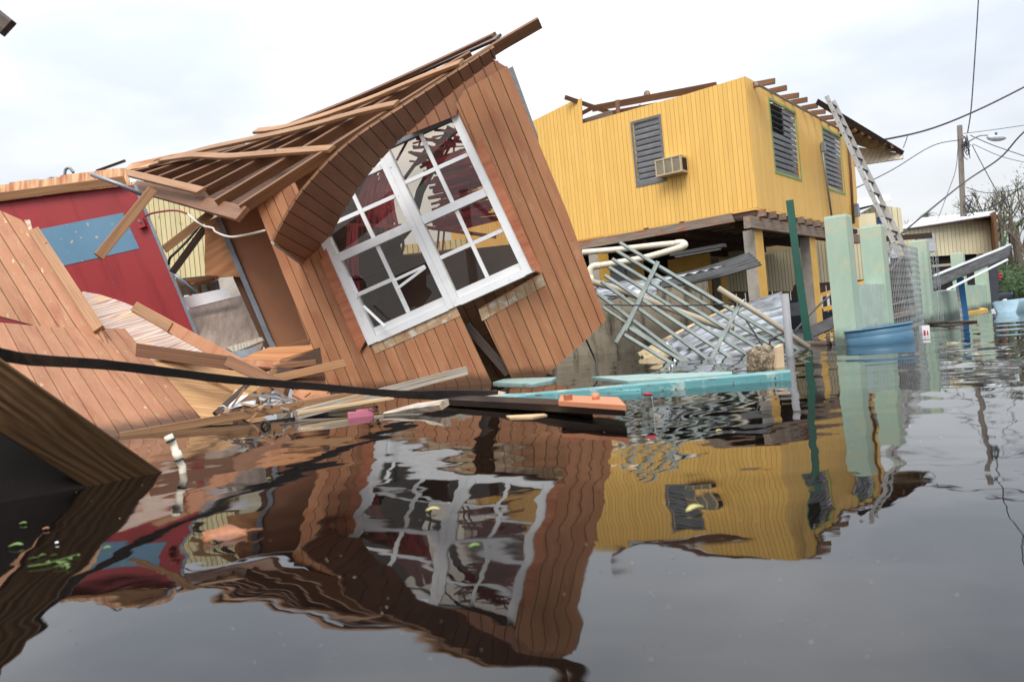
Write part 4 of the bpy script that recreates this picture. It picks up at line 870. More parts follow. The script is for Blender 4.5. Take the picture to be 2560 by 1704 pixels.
# ------------------------------------------------------------------ floating litter
def board_on_water(nm, lb, cat, pts, top, mt, th=None, group=None):
    """flat board floating; outline given by photo points on its top, height top above the water"""
    P = [wat(x, y, top) for x, y in pts]; M = frame(P[0], P[1] - P[0], Vector((0, 0, 1))); Mi = M.inverted()
    o = MB().prism([tuple((Mi @ p)[:2]) for p in P], -(th or top + .03), 0).build(nm, mt, M); return tag(o, lb, cat, group)
board_on_water('turquoise_beam', 'long chipped turquoise beam floating in front of the broken grille', 'plank', [(1315, 982), (1974, 923), (1976, 930), (1316, 988)], .036, turq)
board_on_water('turquoise_lath', 'narrow turquoise lath floating behind the orange tray', 'plank', [(1205, 987), (1600, 968), (1602, 974), (1208, 996)], .02, turq)
board_on_water('turquoise_wedge', 'pale turquoise board floating behind the long turquoise beam', 'plank', [(1478, 941), (1600, 935), (1830, 928), (1830, 934), (1690, 945), (1570, 952)], .012, turq_lt)
board_on_water('faded_green_board', 'faded green board floating at the foot of the torn brown panel', 'board', [(1232, 955), (1262, 946), (1392, 942), (1380, 950), (1330, 960)], .012, turq_lt)
board_on_water('grey_float_board', 'pale speckled board floating beside the black strip end', 'board', [(1120, 978), (1240, 975), (1265, 980), (1250, 990), (1190, 990)], .02, lum_gy)
board_on_water('thin_plywood_chip', 'thin pale wood chip floating before the dark floating door', 'wood chip', [(1265, 1038), (1360, 1033), (1368, 1036), (1330, 1042), (1275, 1043)], .006, lum_lt)
dk = thing('floating_door', 'dark waterlogged door floating edge on under the orange tray', 'door', wat(1330, 1040))
Pd = [wat(1088, 997, .038), wat(1562, 1019, .050), wat(1552, 1004, .050), wat(1110, 985, .038)]
Mdk = frame(Pd[0], Pd[1] - Pd[0], (Pd[1] - Pd[0]).cross(Pd[3] - Pd[0])); mi = Mdk.inverted()
MB().prism([tuple((mi @ p)[:2]) for p in Pd], -.030, 0).build('slab', black_gl, Mdk, dk)
MB().prism([tuple((mi @ p)[:2]) for p in (wat(1118, 1000, .025), wat(1480, 1016, .03), wat(1470, 1007, .03), wat(1120, 991, .025))], -.09, -.0305).build('core', black_gl, Mdk, dk)
ot = thing('orange_tray', 'orange plastic tray lid lying on the dark floating door', 'tray', wat(1480, 1005, .08))
Po = [wat(1396, 1006, .062), wat(1565, 1017, .062), wat(1546, 996, .062), wat(1402, 990, .062)]
Mo = frame(Po[0], Po[1] - Po[0], Vector((0, 0, 1))); mi = Mo.inverted(); q2 = [tuple((mi @ p)[:2]) for p in Po]
MB().prism(q2, -.012, .006).build('base', orangep, Mo, ot)
c0 = wat(1490, 1000, .064)
o = sweep('cup', [c0, c0 + Vector((0, 0, .028))], cprof(.015, 14), orangep, ot, Vector((0, -1, 0)), True)
MB().box((.01, .02, .006), (.030, .05, .028)).build('corner_clip', trim_red, Mo, ot)
bt = thing('clear_bottle', 'clear plastic bottle with a red cap tilted in the water by the orange tray', 'bottle', wat(1615, 1036))
pb0 = wat(1612, 1040) + Vector((0, 0, -.05)); pb1 = pb0 + Vector((.022, .02, .125))
sweep('bottle_body', [pb0, pb0.lerp(pb1, .6), pb0.lerp(pb1, .85), pb1], cprof(.028, 16), jar_m, bt, Vector((0, -1, 0)), True, [1, .9, .7, .55])
sweep('cap', [pb1, pb1 + (pb1 - pb0) * .06], cprof(.018, 14), redtag, bt, Vector((0, -1, 0)), True)
pk = thing('pink_box', 'small pink plastic soap box floating beside the pale lath', 'box', wat(905, 1043))
Pp = wat(870, 1047); Mp = frame(Pp, wat(935, 1040) - Pp, Vector((0, 0, 1)))
MB().box((0, 0, -.02), (.13, .07, .03)).build('tray', pinkp, Mp, pk); MB().box((.045, .005, .03), (.125, .065, .038)).build('lid', pinkp, Mp, pk)
o = corrugated('clear_film', [wat(868, 1030, .02), wat(945, 1012, .06), wat(945, 1030, .02), wat(880, 1040, .0)], 2, .004, jar_m, None, .01, 8, .02); tag(o, 'scrap of clear plastic film draped behind the pink box', 'plastic film')
o = sweep('grey_gutter', [wat(960, 1036, .01), wat(1040, 1024, .02), wat(1114, 1018, .03)], [(-.03, .0), (.03, 0), (.035, .03), (.0, .038), (-.035, .03)], lum_gy, None, Vector((0, -.4, .9)), scales=[.3, .8, 1]); tag(o, 'bent grey gutter piece floating beside the dark door', 'gutter')
pv = thing('white_drain_pipe', 'short white jointed plastic pipe standing in the water by the timber', 'pipe', wat(457, 1180))
w0 = wat(457, 1182); dw = (w0 - CAM).dot(FWD)
tube('pipe', [at(430, 1100, dw), at(446, 1150, dw), at(456, 1165, dw), at(457, 1185, dw), at(457, 1230, dw)], .0115, pvc, pv, 12)
tube('coupling', [at(440, 1128, dw), at(449, 1150, dw)], .0145, pvc, pv, 12); tube('coupling', [at(420, 1088, dw), at(428, 1104, dw)], .0145, pvc, pv, 12)
tube('seam', [at(426, 1099, dw - .01), at(428, 1103, dw - .01)], .0150, blackm, pv, 12); tube('seam', [at(447.5, 1147, dw - .01), at(449, 1151, dw - .01)], .0150, blackm, pv, 12)
o = tube('black_ring', [p for p in curve_pts([(652, 1066, 4.1), (658, 1054, 4.1), (668, 1054, 4.1), (673, 1064, 4.1), (668, 1078, 4.1), (660, 1080, 4.1), (652, 1066, 4.1)], 4)], .009, blackm, None, 6); tag(o, 'small black chain ring hanging from the wet black rail', 'ring')
for nm, lb, x, y, L_, a, mt in (('floating_leaf', 'yellow leaf floating over the window reflection', 1082, 1272, .06, .1, leafy), ('floating_leaf', 'long yellow green leaf curling over the yellow house reflection', 1737, 1272, .085, .5, leafy),
                               ('floating_leaf', 'tiny pale green leaf floating right of the white pipe', 672, 1196, .024, .4, leafg), ('floating_leaf', 'dull green leaf floating below the foreground timber', 58, 1308, .035, .2, leafg),
                               ('floating_leaf', 'small green leaf floating below the window mullion reflection', 1185, 1356, .04, .3, leafg), ('floating_leaf', 'tan leaf sliver below the foreground timber', 115, 1322, .03, .3, leafo),
                               ('floating_leaf', 'white petal floating in the dark water by the green sprig', 142, 1357, .016, .0, paperw), ('floating_leaf', 'green blade floating at the dark edge of the water', 40, 1364, .06, .15, leafg),
                               ('floating_leaf', 'small green leaf floating by the orange brown leaf', 268, 1370, .03, .2, leafg), ('floating_leaf', 'pale leaf floating before the turquoise beam reflection', 1797, 1076, .04, .1, leafy)):
    c = wat(x, y, .003); c.z += float(H[min(len(ys) - 1, np.searchsorted(ys, c.y)), min(len(xs) - 1, np.searchsorted(xs, c.x))]); n = 7; up_ = []; lo_ = []
    L_ *= .5
    for i in range(n):
        t = i / (n - 1); hw = .17 * L_ * math.sin(math.pi * t) ** .8; z = .01 * math.sin(3 * t) * (L_ / .06); up_.append((L_ * (t - .5), hw, z + .002)); lo_.append((L_ * (t - .5), -hw, z))
    v = up_ + lo_[::-1][1:-1]; v2 = [(p[0], p[1], p[2] - .001) for p in v]; k = len(v)
    o = link_mesh(nm, v + v2, [tuple(range(k)), tuple(range(2 * k - 1, k - 1, -1))] + [(i, i + k, (i + 1) % k + k, (i + 1) % k) for i in range(k)], mt, Matrix.Translation(c) @ Matrix.Rotation(a, 4, 'Z')); tag(o, lb, 'leaf', 'leaves floating on the flood')
c = wat(563, 1338, .004); c.z += float(H[np.searchsorted(ys, c.y), np.searchsorted(xs, c.x)])
cl = thing('curled_leaf', 'large curled orange brown leaf floating in the foreground', 'leaf', c)
v = []; f = []
for i in range(13):
    for j in range(7):
        t = i / 12; s = (j - 3) / 3; hw = .026 * math.sin(math.pi * min(1, t * 1.03)) ** .7
        v.append((.085 * (t - .5), s * hw * .95, .009 * (s + .25) * abs(s) + .004 * math.sin(4 * t) + .003 * math.sin(11 * t + 2 * s)))
for i in range(12):
    for j in range(6): a = i * 7 + j; f.append((a, a + 1, a + 8, a + 7))
o = link_mesh('blade', v, f, leafo, Matrix.Translation(c) @ Matrix.Rotation(.15, 4, 'Z'), cl, True); o.modifiers.new('s', 'SOLIDIFY').thickness = .0012
sweep('stalk', [c + Vector((.041, .006, .004)), c + Vector((.055, .0, .008)), c + Vector((.07, .012, .004))], cprof(.0018, 6), leafo, cl)
sp = thing('green_sprig', 'floating sprig of small bright green leaves in the dark foreground corner', 'sprig', wat(95, 1405))
for i in range(13):
    c = wat(75 + random.uniform(-15, 130) , 1402 + random.uniform(-16, 14), .003); c.z += float(H[np.searchsorted(ys, c.y), np.searchsorted(xs, c.x)]); a = random.uniform(0, 6.28); L_ = random.uniform(.006, .012)
    v = [(-L_, 0, 0), (0, .4 * L_, .003), (L_, 0, 0.001), (0, -.4 * L_, .002)]; v += [(p[0], p[1], p[2] - .001) for p in v]
    link_mesh('leaf', v, [(0, 1, 2, 3), (7, 6, 5, 4), (0, 4, 5, 1), (1, 5, 6, 2), (2, 6, 7, 3), (3, 7, 4, 0)], leafg, Matrix.Translation(c) @ Matrix.Rotation(a, 4, 'Z'), sp)
sweep('stem', [wat(70, 1415, .002), wat(120, 1408, .003), wat(195, 1385, .002)], cprof(.0012, 5), leafg, sp)

# ------------------------------------------------------------------ concrete wall and wreckage under the yellow house
cwl = Face(wat(1400, 893), wat(1760, 862), wat(1400, 893) + Vector((0, 0, 1)))
cwl = hface(wat(1400, 893), wat(1760, 862) - wat(1400, 893))
o = slab('concrete_wall', cwl, [(1330, 690), (1500, 722), (1640, 706), (1768, 700), (1778, 790), (1772, 862), (1774, 905), (1330, 960)], .15, conc); tag(o, 'low water stained concrete wall behind the broken green grille', 'wall')
gg = thing('broken_grille', 'mangled pale green steel security grille lying in the water', 'grille', wat(1750, 895))
def g7(x, y): return (x / 2.945 + 1400, y / 2.945 + 500)
FG = Face(wat(1675, 905), wat(2015, 873), at(1550, 605, 7.35))
def gbar(a, b2, w=9, nm='bar', z=0.0, mt=steel_gn, t=.02):
    p, q = on(FG, *g7(*a), z), on(FG, *g7(*b2), z); q = q + (q - p).normalized() * .12
    beam(nm, p, q, w * 7.0 / F, t, mt, gg, FG.n, px=False)
for a, b2 in (((440, 310), (1700, 1062)), ((415, 370), (1545, 1050)), ((385, 430), (1465, 1090)), ((360, 490), (1385, 1135)), ((330, 550), (1235, 1140)), ((305, 595), (1080, 1160)), ((270, 680), (935, 1180)), ((480, 920), (930, 1200)), ((455, 975), (810, 1190))):
    gbar(a, b2)
gbar((720, 460), (512, 890), 11, 'cross_bar', .022); gbar((1312, 790), (1122, 1150), 10, 'cross_bar', .022)
gbar((500, 905), (455, 980), 10, 'cross_bar', .022); gbar((730, 480), (1800, 1095), 9, 'bar', -.03); gbar((320, 775), (900, 1160), 7, 'bar', -.03)
gp = thing('beige_post', 'beige round post lying across the top of the green grille', 'post', on(FG, 1970, 865)); tube('shaft', [on(FG, 1794, 728, .05), on(FG, 1900, 795, .05), on(FG, 2019, 876, .05)], .024, pvc_bg, gp, 10)
tube('strap', [on(FG, 1848, 774, .04), on(FG, 1855, 762, .08), on(FG, 1860, 757, .05)], .008, linkm, gp, 6)
o = tube('beige_pipe', [p for p in curve_pts([(1478, 704, 8.6), (1560, 728, 8.4), (1700, 780, 7.9), (1800, 815, 7.5), (1832, 820, 7.4)], 5)], .035, pvc_bg, None, 12); tag(o, 'bent beige pipe passing behind the green grille', 'pipe')
wp = thing('white_drainpipe', 'long cream plastic drainpipe bent double under the yellow house', 'pipe', at(1475, 720, 11.5))
tube('pipe', [p for p in curve_pts([(1456, 631, 12.5), (1560, 622, 12.3), (1650, 612, 12), (1700, 608, 11.8)], 4)], .046, pvc, wp, 14)
tube('elbow', [p for p in curve_pts([(1690, 608, 11.85), (1706, 607, 11.7), (1712, 612, 11.6), (1704, 618, 11.6), (1690, 622, 11.6)], 4)], .051, pvc, wp, 14)
tube('pipe', [p for p in curve_pts([(1697, 620, 11.6), (1620, 642, 11.5), (1560, 654, 11.5), (1498, 664, 11.5)], 4)], .046, pvc, wp, 14)
tube('elbow', [p for p in curve_pts([(1500, 664, 11.5), (1484, 666, 11.5), (1476, 674, 11.5), (1475, 690, 11.5)], 4)], .051, pvc, wp, 14)
tube('pipe', [at(1475, 688, 11.5), at(1480, 760, 11.5), Vector((at(1490, 880, 11.5).x, at(1490, 880, 11.5).y, -.2))], .052, pvc, wp, 14)
o = corrugated('corrugated_sheet', [at(1485, 707, 10.2), at(1874, 632, 9.6), at(1905, 661, 9.0), at(1495, 722, 9.6)], 5, .018, galv_dk, None, -.10, 30); tag(o, 'long bent corrugated sheet curling up beside the grey stilt', 'metal sheet')
o = corrugated('shiny_sheet', [at(1488, 712, 9.4), at(1815, 664, 9.2), at(1700, 690, 9.0), at(1500, 722, 9.2)], 4, .012, galv, None, -.04, 24); tag(o, 'thin bright corrugated strip under the long bent sheet', 'metal sheet')
o = corrugated('crushed_sheet', [at(1490, 722, 9.0), at(1655, 700, 9.2), at(1636, 745, 8.4), at(1502, 746, 8.4)], 5, .016, galv, None, .02, 20, .05); tag(o, 'crushed silver sheet behind the grille by the brown wall', 'metal sheet')
o = corrugated('silver_roof_sheet', [at(1660, 860, 8.2), at(1955, 733, 9.0), at(1995, 872, 7.7), at(1730, 940, 7.0)], 7, .042, galv, None, .05, 30); tag(o, 'broad silver corrugated roof sheet sliding into the water behind the grille', 'metal sheet')
o = corrugated('beige_roof_sheet', [at(1592, 884, 8.3), at(1832, 764, 9.2), at(1875, 800, 8.6), at(1650, 912, 7.9)], 5, .016, galv_bg, None, .02, 24); tag(o, 'beige corrugated sheet edge behind the silver roof sheet', 'metal sheet')
p0 = wat(1975, 890)
o = sweep('grey_post', [Vector((p0.x + .02, p0.y, GZ)), p0, at(1962, 735, (p0 - CAM).dot(FWD) + .05)], cprof(.030, 10), mat('weathered grey pipe', (0.28, 0.28, 0.29), (0.22, 0.22, 0.225), sc=(4, 9, 9), rough=.6, rnd=0), None, Vector((0, -1, 0)), True); tag(o, 'plain grey round post standing in front of the silver roof sheet', 'post')
# broken lump of concrete with rebar
rk = thing('concrete_lump', 'broken lump of concrete with rebar beside the grey post', 'rubble', wat(1925, 918))
pc = wat(1905, 922); vx = []; import bmesh
bm = bmesh.new(); bmesh.ops.create_icosphere(bm, subdivisions=4, radius=1)
for v in bm.verts:
    c_ = v.co.copy(); c_ = Vector([math.copysign(abs(t) ** .6, t) for t in c_])
    n = noise.noise(v.co * 1.7) * .22 + noise.noise(v.co * 4.5) * .16 + noise.noise(v.co * 11) * .10
    v.co = Vector((c_.x * .072 * (1 + n), c_.y * .07 * (1 + n), c_.z * .085 * (1 + n * .8)))
me = bpy.data.meshes.new('lump'); bm.to_mesh(me); bm.free(); me.materials.append(rubble)
o = bpy.data.objects.new('lump', me); col.objects.link(o); reg(o, Matrix.Translation(pc + Vector((.015, .06, .055))) @ Matrix.Rotation(.2, 4, 'Z'), rk)
slab('plaster_face', Face(pc + Vector((.07, -.03, 0)), pc + Vector((.13, -.02, 0)), pc + Vector((.08, -.03, .2))), [(1944, 868), (1958, 860), (1962, 925), (1940, 930)], .05, rubble_f, rk)
tube('rebar', [p for p in curve_pts([(1925, 868, 4.9), (1925, 850, 4.9), (1935, 843, 4.9), (1960, 832, 4.9)], 4)], .006, lum_dk, rk, 6); tube('rebar', [p for p in curve_pts([(1905, 862, 4.9), (1885, 830, 5.0), (1865, 800, 5.1)], 4)], .006, blackm, rk, 6)
p0 = wat(2021, 858)
o = sweep('green_post', [p0 + (p0 - at(1971, 500, 8.2)).normalized() * .9, p0, at(1993, 660, (p0 - CAM).dot(FWD) + .05), at(1974, 500, (p0 - CAM).dot(FWD) + .1)], rprof(.074, .05, .004), post_gn); tag(o, 'dark green square post leaning beside the plastered pillars', 'post')
# things under the house
for nm, lb, face_px, d, mt in (('yellow_partition', 'shaded yellow partition under the yellow house floor', [(1670, 650), (1775, 632), (1780, 700), (1675, 712)], 21, yellow_pl), ('grey_shutter', 'grey boarded shutter in the shade behind the white drainpipe', [(1508, 652), (1560, 643), (1566, 700), (1515, 708)], 19, slatm), ('dark_doorway_panel', 'dark panel in the deep shade under the house', [(1560, 640), (1668, 622), (1680, 720), (1570, 735)], 22, darkin)):  # near-black panel paints the deep shade below the floor
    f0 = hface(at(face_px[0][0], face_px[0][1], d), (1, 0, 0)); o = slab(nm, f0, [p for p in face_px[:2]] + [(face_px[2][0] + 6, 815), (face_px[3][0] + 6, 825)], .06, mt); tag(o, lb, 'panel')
# car drowned under the house
cr_ = thing('drowned_car', 'dark car half drowned behind the stilts of the yellow house', 'car', at(1840, 760, 19))
cM = frame(Vector((at(1790, 790, 18.5).x, at(1790, 790, 18.5).y + 1.5, -.78)), Vector((1, .35, 0)), Vector((0, 0, 1)))
prof = [(-.1, 0), (0, .55), (.25, .82), (.9, .92), (1.35, 1.36), (2.7, 1.40), (3.3, 1.0), (4.0, .92), (4.2, .6), (4.2, 0)]
vv = [(x, -.8, z) for x, z in prof] + [(x, .8, z) for x, z in prof]; k = len(prof)
MB().add(vv, [tuple(range(k)), tuple(range(2 * k - 1, k - 1, -1))] + [(i, i + k, (i + 1) % k + k, (i + 1) % k) for i in range(k)]).build('body', darkblue, cM, cr_)
MB().add([(1.0, -.81, .95), (1.4, -.81, 1.3), (2.6, -.81, 1.33), (3.1, -.81, 1.0), (1.0, -.79, .95), (1.4, -.79, 1.3), (2.6, -.79, 1.33), (3.1, -.79, 1.0)], [(0, 1, 2, 3), (7, 6, 5, 4), (0, 4, 5, 1), (1, 5, 6, 2), (2, 6, 7, 3), (3, 7, 4, 0)]).build('side_window', slatm, cM, cr_)
for xx in (.75, 3.4): sweep('wheel', [cM @ Vector((xx, -.83, .3)), cM @ Vector((xx, -.63, .3))], cprof(.32, 18), blackm, cr_, Vector((0, 0, 1)))
bf = thing('backdrop_boards', 'dark tarred board fence in the shade beyond the stilts', 'fence', at(1800, 770, 29))  # added dark backdrop, closes the bright gap below the far house
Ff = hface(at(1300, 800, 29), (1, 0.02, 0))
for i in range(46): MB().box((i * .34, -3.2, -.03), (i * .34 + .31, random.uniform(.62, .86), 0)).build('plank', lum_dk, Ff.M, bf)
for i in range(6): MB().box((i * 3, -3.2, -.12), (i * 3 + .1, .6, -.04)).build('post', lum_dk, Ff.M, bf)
# cream house beyond the stilts, with stair rail
c2 = thing('far_cream_house', 'cream boarded house standing behind the stilts of the yellow house', 'house', at(1870, 720, 24))
F2 = hface(at(1795, 728, 24), (at(2200, 690, 24.2) - at(1795, 728, 24)))
siding(c2, F2, [(1790, 690), (1800, 655), (1950, 630), (2000, 610), (2205, 560), (2210, 660), (2205, 695), (1985, 712), (1980, 728), (1796, 729)], 0.1016, cream_cl, cream_gr, gap=.014, wall='wall')
MB().box((-.2, -.12, -.3), (5.3, -.001, -.05)).build('sill_beam', lum_red, F2.M, c2)
for xx in (.3, 2.1, 3.7, 4.9): MB().box((xx, -2.5, -.5), (xx + .2, -.12, -.3)).build('stilt', yellow_pl, F2.M, c2)
MB().box((-.2, 0, -4), (5.3, 2.0, -.3)).build('room', cream_cl, F2.M, c2)
rl = thing('stair_rail', 'yellow and white stair railing rising behind the plastered pillars', 'railing', at(2080, 770, 20))
for a, b2 in (((1960, 765, 20.5), (2215, 690, 20.5)), ((1985, 790, 20.3), (2215, 737, 20.3))): beam('handrail', a if False else at(*a), at(*b2), 11, .06, yellow_pl, rl)
for i in range(15):
    x = 1968 + i * 17; beam('baluster', at(x, 764 - i * 5, 20.4), at(x + 3, 796 - i * 4.2, 20.4), 5, .03, paperw, rl)
for x in (1965, 2090, 2212): beam('newel', at(x, 770 - (x - 1965) * .3, 20.4), Vector((at(x, 820, 20.4).x, at(x, 820, 20.4).y, GZ)), 9, .08, yellow_pl, rl)
o = corrugated('black_sheet', [at(1990, 835, 9.5), at(2120, 775, 9.6), at(2125, 800, 9.2), at(1985, 862, 9.0)], 4, .02, galv_dk, None, 0, 16); tag(o, 'black ribbed sheet lying between the green post and the pillar', 'metal sheet')
o = sweep('sunken_log', [wat(1985, 862, .0), wat(2070, 862, .0)], cprof(.04, 10), lum_dk, None, Vector((0, 0, 1)), True); tag(o, 'dark log floating at the foot of the green post', 'log')
wc = thing('wire_coil', 'loose coil of thin wire beside the green post foot', 'wire', wat(2015, 850))
for k in range(4): tube('loop', [p for p in curve_pts([(2000 + 28 * math.cos(t) + k * 5, 838 + 14 * math.sin(t) + k * 2, 8.6 - .15 * math.sin(t)) for t in [i * .7 for i in range(10)]], 3)], .006, wirem, wc, 5)
o = tube('sagging_cable', [p for p in curve_pts([(1985, 830, 9), (2040, 770, 10), (2080, 735, 11), (2120, 700, 12)], 5)], .012, wirem, None, 6); tag(o, 'sagging black cable crossing before the stair railing', 'cable')
o = tube('taut_cable', [at(1512, 762, 6.2), at(1700, 764, 6.4), at(1836, 759, 6.6)], .006, wirem, None, 6); tag(o, 'thin black cable stretched from the brown wall across the grille', 'cable')
o = tube('dangling_cord', [p for p in curve_pts([(1460, 838, 6.3), (1475, 870, 6.4), (1490, 905, 6.4), (1494, 935, 6.2)], 4)], .008, wirem, None, 6); tag(o, 'black cord dangling from the brown wall corner into the water', 'cord')

# ------------------------------------------------------------------ plastered pillars and fence
PX = [('P1', 2094, 540, 6.78, .19, .18), ('P2', 2180, 565, 7.9, .20, .20), ('P3', 2297, 601, 10.4, .19, .2), ('P4', 2393, 632, 14.0, .19, .2), ('P5', 2450, 644, 17.0, .24, .24)]
PD_ = (at(2393, 632, 14.0) - at(2094, 540, 6.78)); PD_.z = 0; PD_.normalize()
FFn = None
pillar_lab = ['tall pale green plastered pillar with rust streaks behind the blue tub', 'pale green pillar rising from the low wall beside the wire mesh', 'pale green pillar wrapped in hanging wire mesh', 'pale green pillar behind the fallen black roofing', 'farthest pale green pillar beside the dark grey screen']
pos = []
for (nm, x, y, d, w1, w2), lb in zip(PX, pillar_lab):
    p = at(x, y, d); pos.append(p)
    Mx = Matrix.Translation(Vector((p.x, p.y, GZ))) @ Matrix.Rotation(R(52), 4, 'Z')
    t = thing('plaster_pillar', lb, 'pillar', (p.x, p.y, GZ), 'plastered fence pillars')
    v = []; h = p.z - GZ
    shaft = MB()
    for z, s in ((0, 1), (h - .02, 1), (h, .95)): v += [(-w1 / 2 * s, -w2 / 2 * s, z), (w1 / 2 * s, -w2 / 2 * s, z), (w1 / 2 * s, w2 / 2 * s, z), (-w1 / 2 * s, w2 / 2 * s, z)]
    f = [(i * 4 + j, i * 4 + (j + 1) % 4, (i + 1) * 4 + (j + 1) % 4, (i + 1) * 4 + j) for i in range(2) for j in range(4)] + [(8, 9, 10, 11), (3, 2, 1, 0)]
    link_mesh('shaft', v, f, pillar_m, Mx, t)
def low_wall(a, b2, h, lb, mt=pillar_w):
    A, B2 = Vector((a.x, a.y, GZ)), Vector((b2.x, b2.y, GZ)); Lh = (B2 - A).length
    o = MB().box((.11, 0, -.07), (Lh - .1, h - GZ, .07)).build('low_wall', mt, frame(A, B2 - A, (B2 - A).cross(Vector((0, 0, 1))))); tag(o, lb, 'wall')
low_wall(pos[0], pos[1], .52, 'washed out green low wall between the two nearest pillars behind the blue tub')
low_wall(pos[2], pos[3], .42, 'pale green low wall below the fallen black roofing', pillar_m)
low_wall(pos[3], pos[4], .50, 'pale green low wall behind the blue and white post', pillar_m)
# chain link
def chain(nm, lb, pts, z0, z1, step, curl=0.0, rw=.0026):
    t = thing(nm, lb, 'wire mesh', pts[0]); mb = MB(); seg = []
    L_ = [0.0]
    for i in range(1, len(pts)): L_.append(L_[-1] + (pts[i] - pts[i - 1]).length)
    def at_u(u, z):
        u = max(0, min(L_[-1], u))
        for i in range(1, len(pts)):
            if u <= L_[i] + 1e-9: s = (u - L_[i - 1]) / (L_[i] - L_[i - 1]); break
        p = pts[i - 1].lerp(pts[i], s); n_ = noise.noise(Vector((u * 2.1, z * 1.7, 3))) * .05
        return Vector((p.x + n_ * .4, p.y + n_, z))
    nu = int(L_[-1] / step); nz = int((z1 - z0) / step)
    for i in range(nu + 1):
        for sgn in (1, -1):
            path = []
            for j in range(nz + 1):
                off = (step / 2 if (j % 2 == 0) == (sgn > 0) else 0)
                path.append(at_u(i * step + off * (1 if True else 0), z0 + j * step))
            v = []; f = []
            for j, p in enumerate(path):
                for k in range(3): a = k * 2.094; v.append((p.x + rw * math.cos(a), p.y + rw * math.sin(a), p.z))
            for j in range(len(path) - 1):
                for k in range(3): f.append((j * 3 + k, j * 3 + (k + 1) % 3, j * 3 + 3 + (k + 1) % 3, j * 3 + 3 + k))
            mb.add(v, f)
    o = mb.build('wire_mesh', linkm, Matrix.Identity(4), t); o['kind'] = 'stuff'
g = lambda p, dx, dy: Vector((p.x + dx, p.y + dy, 0))
a = pos[1]; b2 = pos[2]
chain('chain_link_fence', 'sagging galvanised wire mesh strung between the second and third pillars', [g(a, .12, .05), g(a.lerp(b2, .35), .05, -.15), g(a.lerp(b2, .7), .0, -.2), g(b2, -.14, -.18)], -.1, .98, .07)
chain('chain_link_roll', 'wire mesh hanging in folds round the third pillar', [g(b2, -.18, -.22), g(b2, -.02, -.30), g(b2, .12, -.2), g(b2, .22, -.02), g(b2, .14, .1), g(b2, .2, .22)], -.1, 1.0, .07)
o = sweep('rusty_rail', [at(2213, 793, 8.6), at(2290, 772, 9.6)], rprof(.03, .03), lum, None); tag(o, 'wooden rail lying behind the wire mesh panel', 'rail')
dkp = hface(at(2210, 700, 10.5), (1, .5, 0))
o = slab('dark_plank_stack', dkp, [(2222, 680), (2262, 640), (2290, 745), (2292, 812), (2225, 830)], .05, lum_dk); tag(o, 'dark boards leaning behind the wire mesh panel', 'boards')
for y in (745, 780): o = tube('light_conduit', [at(2222, y + 20, 9.4), at(2285, y, 9.8)], .010, alum, None, 6); tag(o, 'thin pale conduit behind the wire mesh panel', 'conduit', 'conduits behind the wire mesh')

# ------------------------------------------------------------------ blue tub, tag, ladder, roofing
tb = thing('blue_tub', 'cut down blue plastic drum floating before the green pillars', 'tub', wat(2235, 856))
c = wat(2234, 856); c = Vector((c.x, c.y + .24, 0)); rr = (at(2312, 850, c.y) - at(2157, 850, c.y)).length / 2
def lathe(name, prof, mt, ctr, parent, n=40, tilt=None):
    v = []; f = []
    for r_, z in prof: v += [(r_ * math.cos(2 * math.pi * i / n), r_ * math.sin(2 * math.pi * i / n), z) for i in range(n)]
    for j in range(len(prof) - 1):
        for i in range(n): f.append((j * n + i, j * n + (i + 1) % n, (j + 1) * n + (i + 1) % n, (j + 1) * n + i))
    M = Matrix.Translation(ctr) @ (tilt or Matrix.Identity(4)); return link_mesh(name, v, f, mt, M, parent, True)
tl = Matrix.Rotation(R(-3), 4, 'Y') @ Matrix.Rotation(R(-2), 4, 'X')
lathe('wall', [(rr * .1, -.20), (rr * .95, -.20), (rr * .97, -.06), (rr * 1.0, .0), (rr * 1.01, .06), (rr * .99, .065), (rr * .995, .075), (rr * 1.0, .125), (rr * .96, .128), (rr * .94, -.1), (rr * .1, -.15)], tubm, c, tb, tilt=tl)
lathe('rim', [(rr * .97, .122), (rr * 1.03, .122), (rr * 1.04, .130), (rr * 1.03, .138), (rr * .97, .137), (rr * .955, .130)], tubm, c, tb, tilt=tl)
tgf = hface(at(2305, 822, 7.6), (1, 0, 0))
ct = thing('printed_carton', 'small white carton with red print floating behind the blue tub', 'carton', wat(2316, 838))
MB().box((-.0, -.14, -.05), (.075, .03, 0)).build('carton', paperw, tgf.M, ct)
MB().box((.012, -.055, .001), (.03, -.015, .003)).build('print', redtag, tgf.M, ct); MB().box((.045, -.06, .001), (.055, -.02, .003)).build('print', redtag, tgf.M, ct); MB().box((.0, -.1, .001), (.075, -.09, .003)).build('print', redtag, tgf.M, ct)
ld = thing('ladder', 'long aluminium ladder leaning against the open eave of the yellow house', 'ladder', at(2290, 740, 13.2))
La, Lb = at(2066, 240, 16.2), at(2298, 745, 13.2); Ra, Rb = at(2083, 252, 16.5), at(2322, 745, 13.6)
Lb2 = Lb + (Lb - La).normalized() * 1.0; Rb2 = Rb + (Rb - Ra).normalized() * 1.0
sweep('rail', [La, Lb2], rprof(.085, .03), alum, ld); sweep('rail', [Ra, Rb2], rprof(.085, .03), alum, ld)
for i in range(19):
    t = (i + .6) / 19.5; sweep('rung', [La.lerp(Lb2, t), Ra.lerp(Rb2, t)], cprof(.02, 8), galv_dk, ld)
o = corrugated('fallen_roofing', [at(2322, 702, 11.6), at(2528, 612, 12.4), at(2524, 640, 11.8), at(2326, 724, 11.0)], 4, .022, galv_dk, None, 0, 24); tag(o, 'black ribbed roofing sheet tilted over the far pillars', 'metal sheet')
